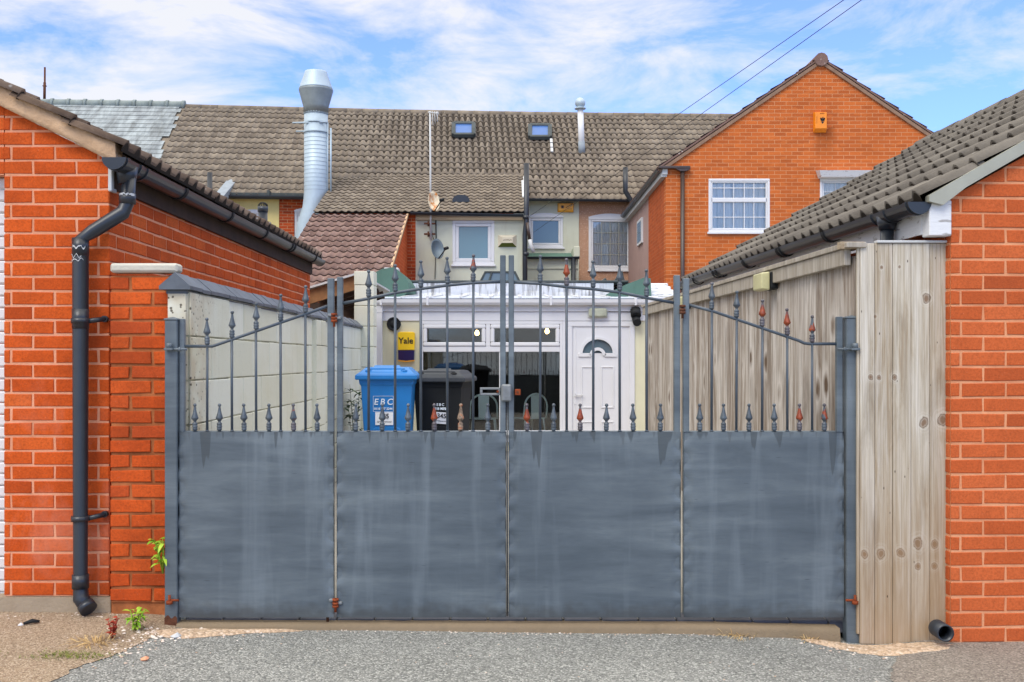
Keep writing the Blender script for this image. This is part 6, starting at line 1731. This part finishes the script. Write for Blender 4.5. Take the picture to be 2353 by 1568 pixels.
# ================================================================ BINS
def bin_(label, u, d, base, mats, rz, w=.575, hh=1.07):
    x = PX(u, d); t_ = thing('wheelie_bin', label, 'wheelie bin', (x, d+.36, base), None, rz)
    Mx = WM[t_.name]
    def B(mb, n, m, **kk): return moved(mb, Mx).build(n, m, t_, **kk)
    s = w/.575
    body, lidm = mats
    mb = MB()
    def ring(hw, f, b, z): return [V3(-hw, f, z), V3(hw, f, z), V3(hw, b, z), V3(-hw, b, z)]
    rs = [ring(.195*s, -.26, .24, .05), ring(.215*s, -.29, .27, .45), ring(.238*s, -.325, .30, .90), ring(.25*s, -.335, .31, .91), ring(.262*s, -.345, .32, .985)]
    vs_ = [p for r in rs for p in r]; fs_ = [(i*4+j, i*4+(j+1) % 4, i*4+4+(j+1) % 4, i*4+4+j) for i in range(4) for j in range(4)]+[(3,2,1,0),(16,17,18,19)]
    mb.add(vs_, fs_)
    B(mb, 'body', body, bevel=.02)
    # raised arch panel on the front
    mb = MB(); n = 12
    def fy(z): return lerp(-.29, -.325, (z-.45)/.45) if z > .45 else lerp(-.26, -.29, (z-.05)/.4)
    prof = [(-.13*s, .20), (.13*s, .20)] + [(.13*s*math.cos(math.pi*i/n*1.0)**1 if False else .13*s*math.cos(math.pi*i/n), .46+.05*math.sin(math.pi*i/n)**.6) for i in range(n+1)]
    mb.add([V3(x_, fy(z_)-.010, z_) for x_, z_ in prof]+[V3(x_*1.08, fy(z_)+.004, z_+(.012 if z_ > .3 else 0)) for x_, z_ in prof], [tuple(range(len(prof)))]+[(i, (i+1) % len(prof), (i+1) % len(prof)+len(prof), i+len(prof)) for i in range(len(prof))])
    B(mb, 'front_panel', body)
    # lid: rim, domed top with two grips
    mb = MB(); hw = .2875*s
    r = [ring(hw-.012, -.375, .34, .955), ring(hw, -.385, .35, .96), ring(hw, -.385, .35, .995), ring(hw-.02, -.375, .34, 1.012), ring(hw-.045, -.34, .31, 1.03), ring(hw-.085, -.24, .27, 1.068), ring(hw-.11, -.2, .2, 1.072)]
    vs_ = [p for q_ in r for p in q_]; fs_ = [(i*4+j, i*4+(j+1) % 4, i*4+4+(j+1) % 4, i*4+4+j) for i in range(6) for j in range(4)]+[(3,2,1,0),(24,25,26,27)]
    mb.add(vs_, fs_); ld = B(mb, 'lid', lidm, bevel=.008)
    mb = MB(); mb.prism([(-.155*s, -.36, 1.02), (.155*s, -.36, 1.02), (.115*s, -.22, 1.078), (-.115*s, -.22, 1.078)], (0, .01, .012)); mb.cbox((-.17*s, -.30, 1.052), (.17*s, -.275, 1.062), .004); B(mb, 'lid_rib', lidm, ld, ) if False else B(mb, 'lid_rib', lidm)
    mb = MB()
    for q_ in (-1, 1): mb.cbox((q_*.165*s-.03, -.345, 1.022), (q_*.165*s+.03, -.30, 1.05), .008)
    B(mb, 'lid_grip', M['black_matte'] if lidm is not M['blue_bin'] else M['blue_bin'])
    mb = MB(); mb.tube([(-.24*s, .39, .98), (.24*s, .39, .98)], .014, 10); 
    for q_ in (-1, 1): mb.bar((q_*.2*s, .31, .96), (q_*.2*s, .39, .98), .02, .03)
    B(mb, 'handle', body)
    for q_ in (-1, 1):
        mb = MB(); mb.tube([(q_*.235*s, .27, .1), (q_*.285*s, .27, .1)], .1, 18); B(mb, 'wheel', M['black_matte'])
    return t_, B, fy
bb, B1, fy = bin_('bright blue wheelie bin with white council lettering beside the block wall', 884, 9.55, .262, (M['blue_bin'], M['blue_bin']), .035)
yl_ = fy(.75)-.006
def flat_text(B, name, mat, items, fy_, off=-.004):
    mb = MB()
    for (s, size, x, z, kw) in items: text_mb(mb, s, size, (x, fy_(z)+off, z), 0, **kw)
    return B(mb, name, mat)
flat_text(B1, 'lettering', M['print_white'], [('EBC', .080, -.03, .745, dict(bold=.001, shear=.15, sp=1.45)), ('0115 907 2244', .028, -.03, .682, dict(bold=.001))], fy, -.006)
mb = MB()
for (a, b, c, d_) in ((-.125, .065, .800, .803), (-.125, .065, .655, .658), (-.125, -.122, .655, .803), (.062, .065, .655, .803)): 
    mb.prism([V3(a, fy(c)-.004, c), V3(b, fy(c)-.004, c), V3(b, fy(d_)-.004, d_), V3(a, fy(d_)-.004, d_)], (0, .002, 0))
B1(mb, 'lettering_border', M['print_white'])
mb = MB(); mb.prism([V3(-.105, fy(.53)-.012, .53), V3(.062, fy(.53)-.012, .53), V3(.062, fy(.65)-.004, .65), V3(-.105, fy(.65)-.004, .65)], (0, .004, 0)); B1(mb, 'number_label', M['white_label'])
flat_text(B1, 'number', M['print_black'], [('345', .062, -.022, .612, dict(bold=.0012)), ('NOTTINGHAM ROAD', .014, -.022, .560, dict())], fy, -.014)
gb_, B2, fy = bin_('charcoal grey wheelie bin with tilted number label in front of the window', 1014, 10.1, .228, (M['grey_bin'], M['grey_lid']), -.13)
flat_text(B2, 'lettering', M['print_white'], [('EBC', .036, .03, .73, dict(bold=.0006, sp=1.4)), ('0115 90723', .03, .03, .69, dict(bold=.002))], fy, -.008)
mb = MB(); tl = .045
P4 = [(-.035, .545+.0), (.105, .545-.008), (.108, .66-.008), (-.035, .66)]
mb.prism([V3(a, fy(b)-.010, b) for a, b in P4], (0, .003, 0)); B2(mb, 'number_label', M['white_label'])
flat_text(B2, 'number', M['print_black'], [('345', .062, .042, .618, dict(bold=.0012, tilt=-.05)), ('NOTTINGHAM ROAD', .013, .038, .568, dict(tilt=-.05))], fy, -.013)
# ================================================================ PLANTS AND LOOSE BITS
def blade(mb, o, dirv, L_, w, droop, tone, mi=0, n=4):
    o = Vector(o); dv = Vector(dirv).normalized(); side = dv.cross(V3(0,0,1)); side = side.normalized() if side.length > 1e-4 else V3(1,0,0)
    l_, r_ = [], []
    for i in range(n+1):
        t = i/n; p = o + dv*L_*t + V3(0,0,-droop*t*t*L_); ww = w*math.sin(math.pi*min(.12+t*.88, 1))
        l_.append(p-side*ww/2); r_.append(p+side*ww/2+V3(0,0,.15*ww))
    mb.add(l_+r_, [(i, i+1, n+2+i, n+1+i) for i in range(n)], mi, tone)
def weed(label, base, h, nst, nl, leaf, mat, spread=.35, name='weed', lw=.3):
    base = Vector(base); t_ = thing(name, label, 'plant', tuple(base)); st = MB(); lf = MB()
    for s in range(nst):
        a = R.uniform(0, 6.28); tip = base + V3(math.cos(a)*spread*h*R.uniform(.3, 1), math.sin(a)*spread*h*R.uniform(.3, 1), h*R.uniform(.75, 1))
        mid = base.lerp(tip, .5)+V3(0, 0, .06*h)
        st.tube([base, mid, tip], [.0035, .003, .0015], 5)
        for k in range(nl):
            q = R.uniform(.12, 1); p = base.lerp(mid, q*2) if q < .5 else mid.lerp(tip, q*2-1)
            an = R.uniform(0, 6.28); blade(lf, p, (math.cos(an), math.sin(an), R.uniform(.1, .9)), leaf*R.uniform(.6, 1.15), leaf*lw, R.uniform(.2, .8), R.random())
    st.build('stem', mat, t_); lf.build('leaves', mat, t_); return t_
weed('bright green leafy weed growing out between brick pier and gate post', (PX(374, 5.12), 5.12, PZ(1318, 5.12)), .19, 7, 7, .075, M['leaf'], .35, lw=.26)
weed('small yellow green weed on the rubble by the left gate post', (PX(318, 4.98), 4.93, gz(-1.81, 4.93)+.004), .10, 7, 7, .055, M['leaf'], .6, lw=.3)
weed('little dark red weed at the edge of the concrete apron', (PX(262, 4.8), 4.78, gz(-1.86, 4.78)+.004), .10, 5, 8, .028, M['leaf_red'], .5, lw=.8)
weed('tall dark leafy plant squeezed between blue bin and block wall', (PX(817, 10.0), 10.0, .27), .92, 5, 26, .10, M['leaf_dark'], .13, 'shrub', lw=.3)
def tuft(label, base, n, h, spread, mat, name):
    t_ = MB(); base = Vector(base)
    for i in range(n):
        a = R.uniform(0, 6.28); r = R.uniform(0, spread)
        p = base+V3(math.cos(a)*r, math.sin(a)*r*.6, 0); p.z = gz(p.x, p.y)+.004
        blade(t_, p, (math.cos(a+R.uniform(-1, 1)), math.sin(a), R.uniform(.3, 1.6)), h*R.uniform(.4, 1.1), .0035, R.uniform(.2, .9), R.random())
    return tag(t_.build(name, mat), label, 'dry grass')
tuft('pale dry grass tuft straddling the apron and asphalt edge', (PX(222, 4.72), 4.70, 0), 110, .10, .10, M['straw'], 'grass_tuft')
tuft('wisp of dry straw caught under the right part of the gate', (PX(1700, 5.03), 5.03, 0), 70, .07, .09, M['straw'], 'grass_tuft')
tuft('few straw stalks at the kerb by the right gate post', (PX(1860, 5.0), 5.02, 0), 40, .05, .07, M['straw'], 'grass_tuft')
mb = MB()
for i in range(420):
    x = R.gauss(PX(170, 4.55), .10); y = R.gauss(4.50, .035); z = gz(x, y)+.006
    a = R.uniform(0, 6.28); blade(mb, (x, y, z), (math.cos(a), math.sin(a), R.uniform(.4, 1.5)), .018, .004, .4, R.random(), 0, 2)
mb.build('moss_cover', M['moss'], kind='stuff')
def stones(mb, n, cx, cy, sx, sy, r0, r1, fn=None):
    for i in range(n):
        x, y = R.gauss(cx, sx), R.gauss(cy, sy); r = R.uniform(r0, r1)
        if fn and not fn(x, y): continue
        z = gz(x, y)+r*.35; tn = R.random()
        ph = R.uniform(0, 6); top = []; n_ = 6
        ring = [V3(x+r*R.uniform(.7, 1.25)*math.cos(ph+k*math.pi/3), y+r*R.uniform(.7, 1.2)*math.sin(ph+k*math.pi/3), z+R.uniform(-.2, .15)*r) for k in range(n_)]
        mb.add(ring+[V3(x+r*.2, y, z+r*R.uniform(.4, .7)), V3(x, y, z-r)], [(k, (k+1) % n_, n_) for k in range(n_)]+[((k+1) % n_, k, n_+1) for k in range(n_)], 0, tn)
mb = MB()
stones(mb, 90, PX(370, 4.95), 4.92, .11, .06, .004, .013); stones(mb, 60, PX(470, 5), 4.95, .16, .03, .003, .009); stones(mb, 60, PX(150, 5.2), 5.20, .25, .03, .003, .010); stones(mb, 45, PX(1930, 4.95), 4.90, .10, .05, .003, .009)
stones(mb, 90, 0.0, 4.7, 1.2, .22, .002, .006); stones(mb, 50, -2.2, 4.8, .4, .2, .002, .006)
stones(mb, 160, 0.0, 5.03, .9, .012, .002, .006); stones(mb, 120, -1.74, 4.75, .05, .16, .003, .009); stones(mb, 60, -2.0, 5.22, .3, .02, .002, .006)
mb.build('rubble', M['rubble'], kind='stuff')
mb = MB(); stones(mb, 1, PX(405, 4.88), 4.88, .001, .001, .026, .028); tag(mb.build('stone', M['grey_white']), 'pale grey stone lying on the rubble near the left gate post', 'stone')
mb = MB(); stones(mb, 1, PX(330, 4.5), 4.52, .001, .001, .02, .021); tag(mb.build('stone', M['mortar_left']), 'flat pinkish stone at the apron edge near the bottom left', 'stone')
mb = MB(); x, y = PX(70, 5.0), 5.02; z = gz(x, y)+.008
mb.tube([(x-.035, y-.02, z+.004), (x, y, z+.012), (x+.03, y+.012, z+.006)], [.006, .011, .006], 8); tag(mb.build('plastic_scrap', M['black_matte']), 'small curved black scrap lying on the left apron', 'litter')
mb = MB(); stones(mb, 1, x-.05, y-.02, .0001, .0001, .016, .017); tag(mb.build('stone', M['white_label']), 'small white stone beside the black scrap on the left apron', 'stone')
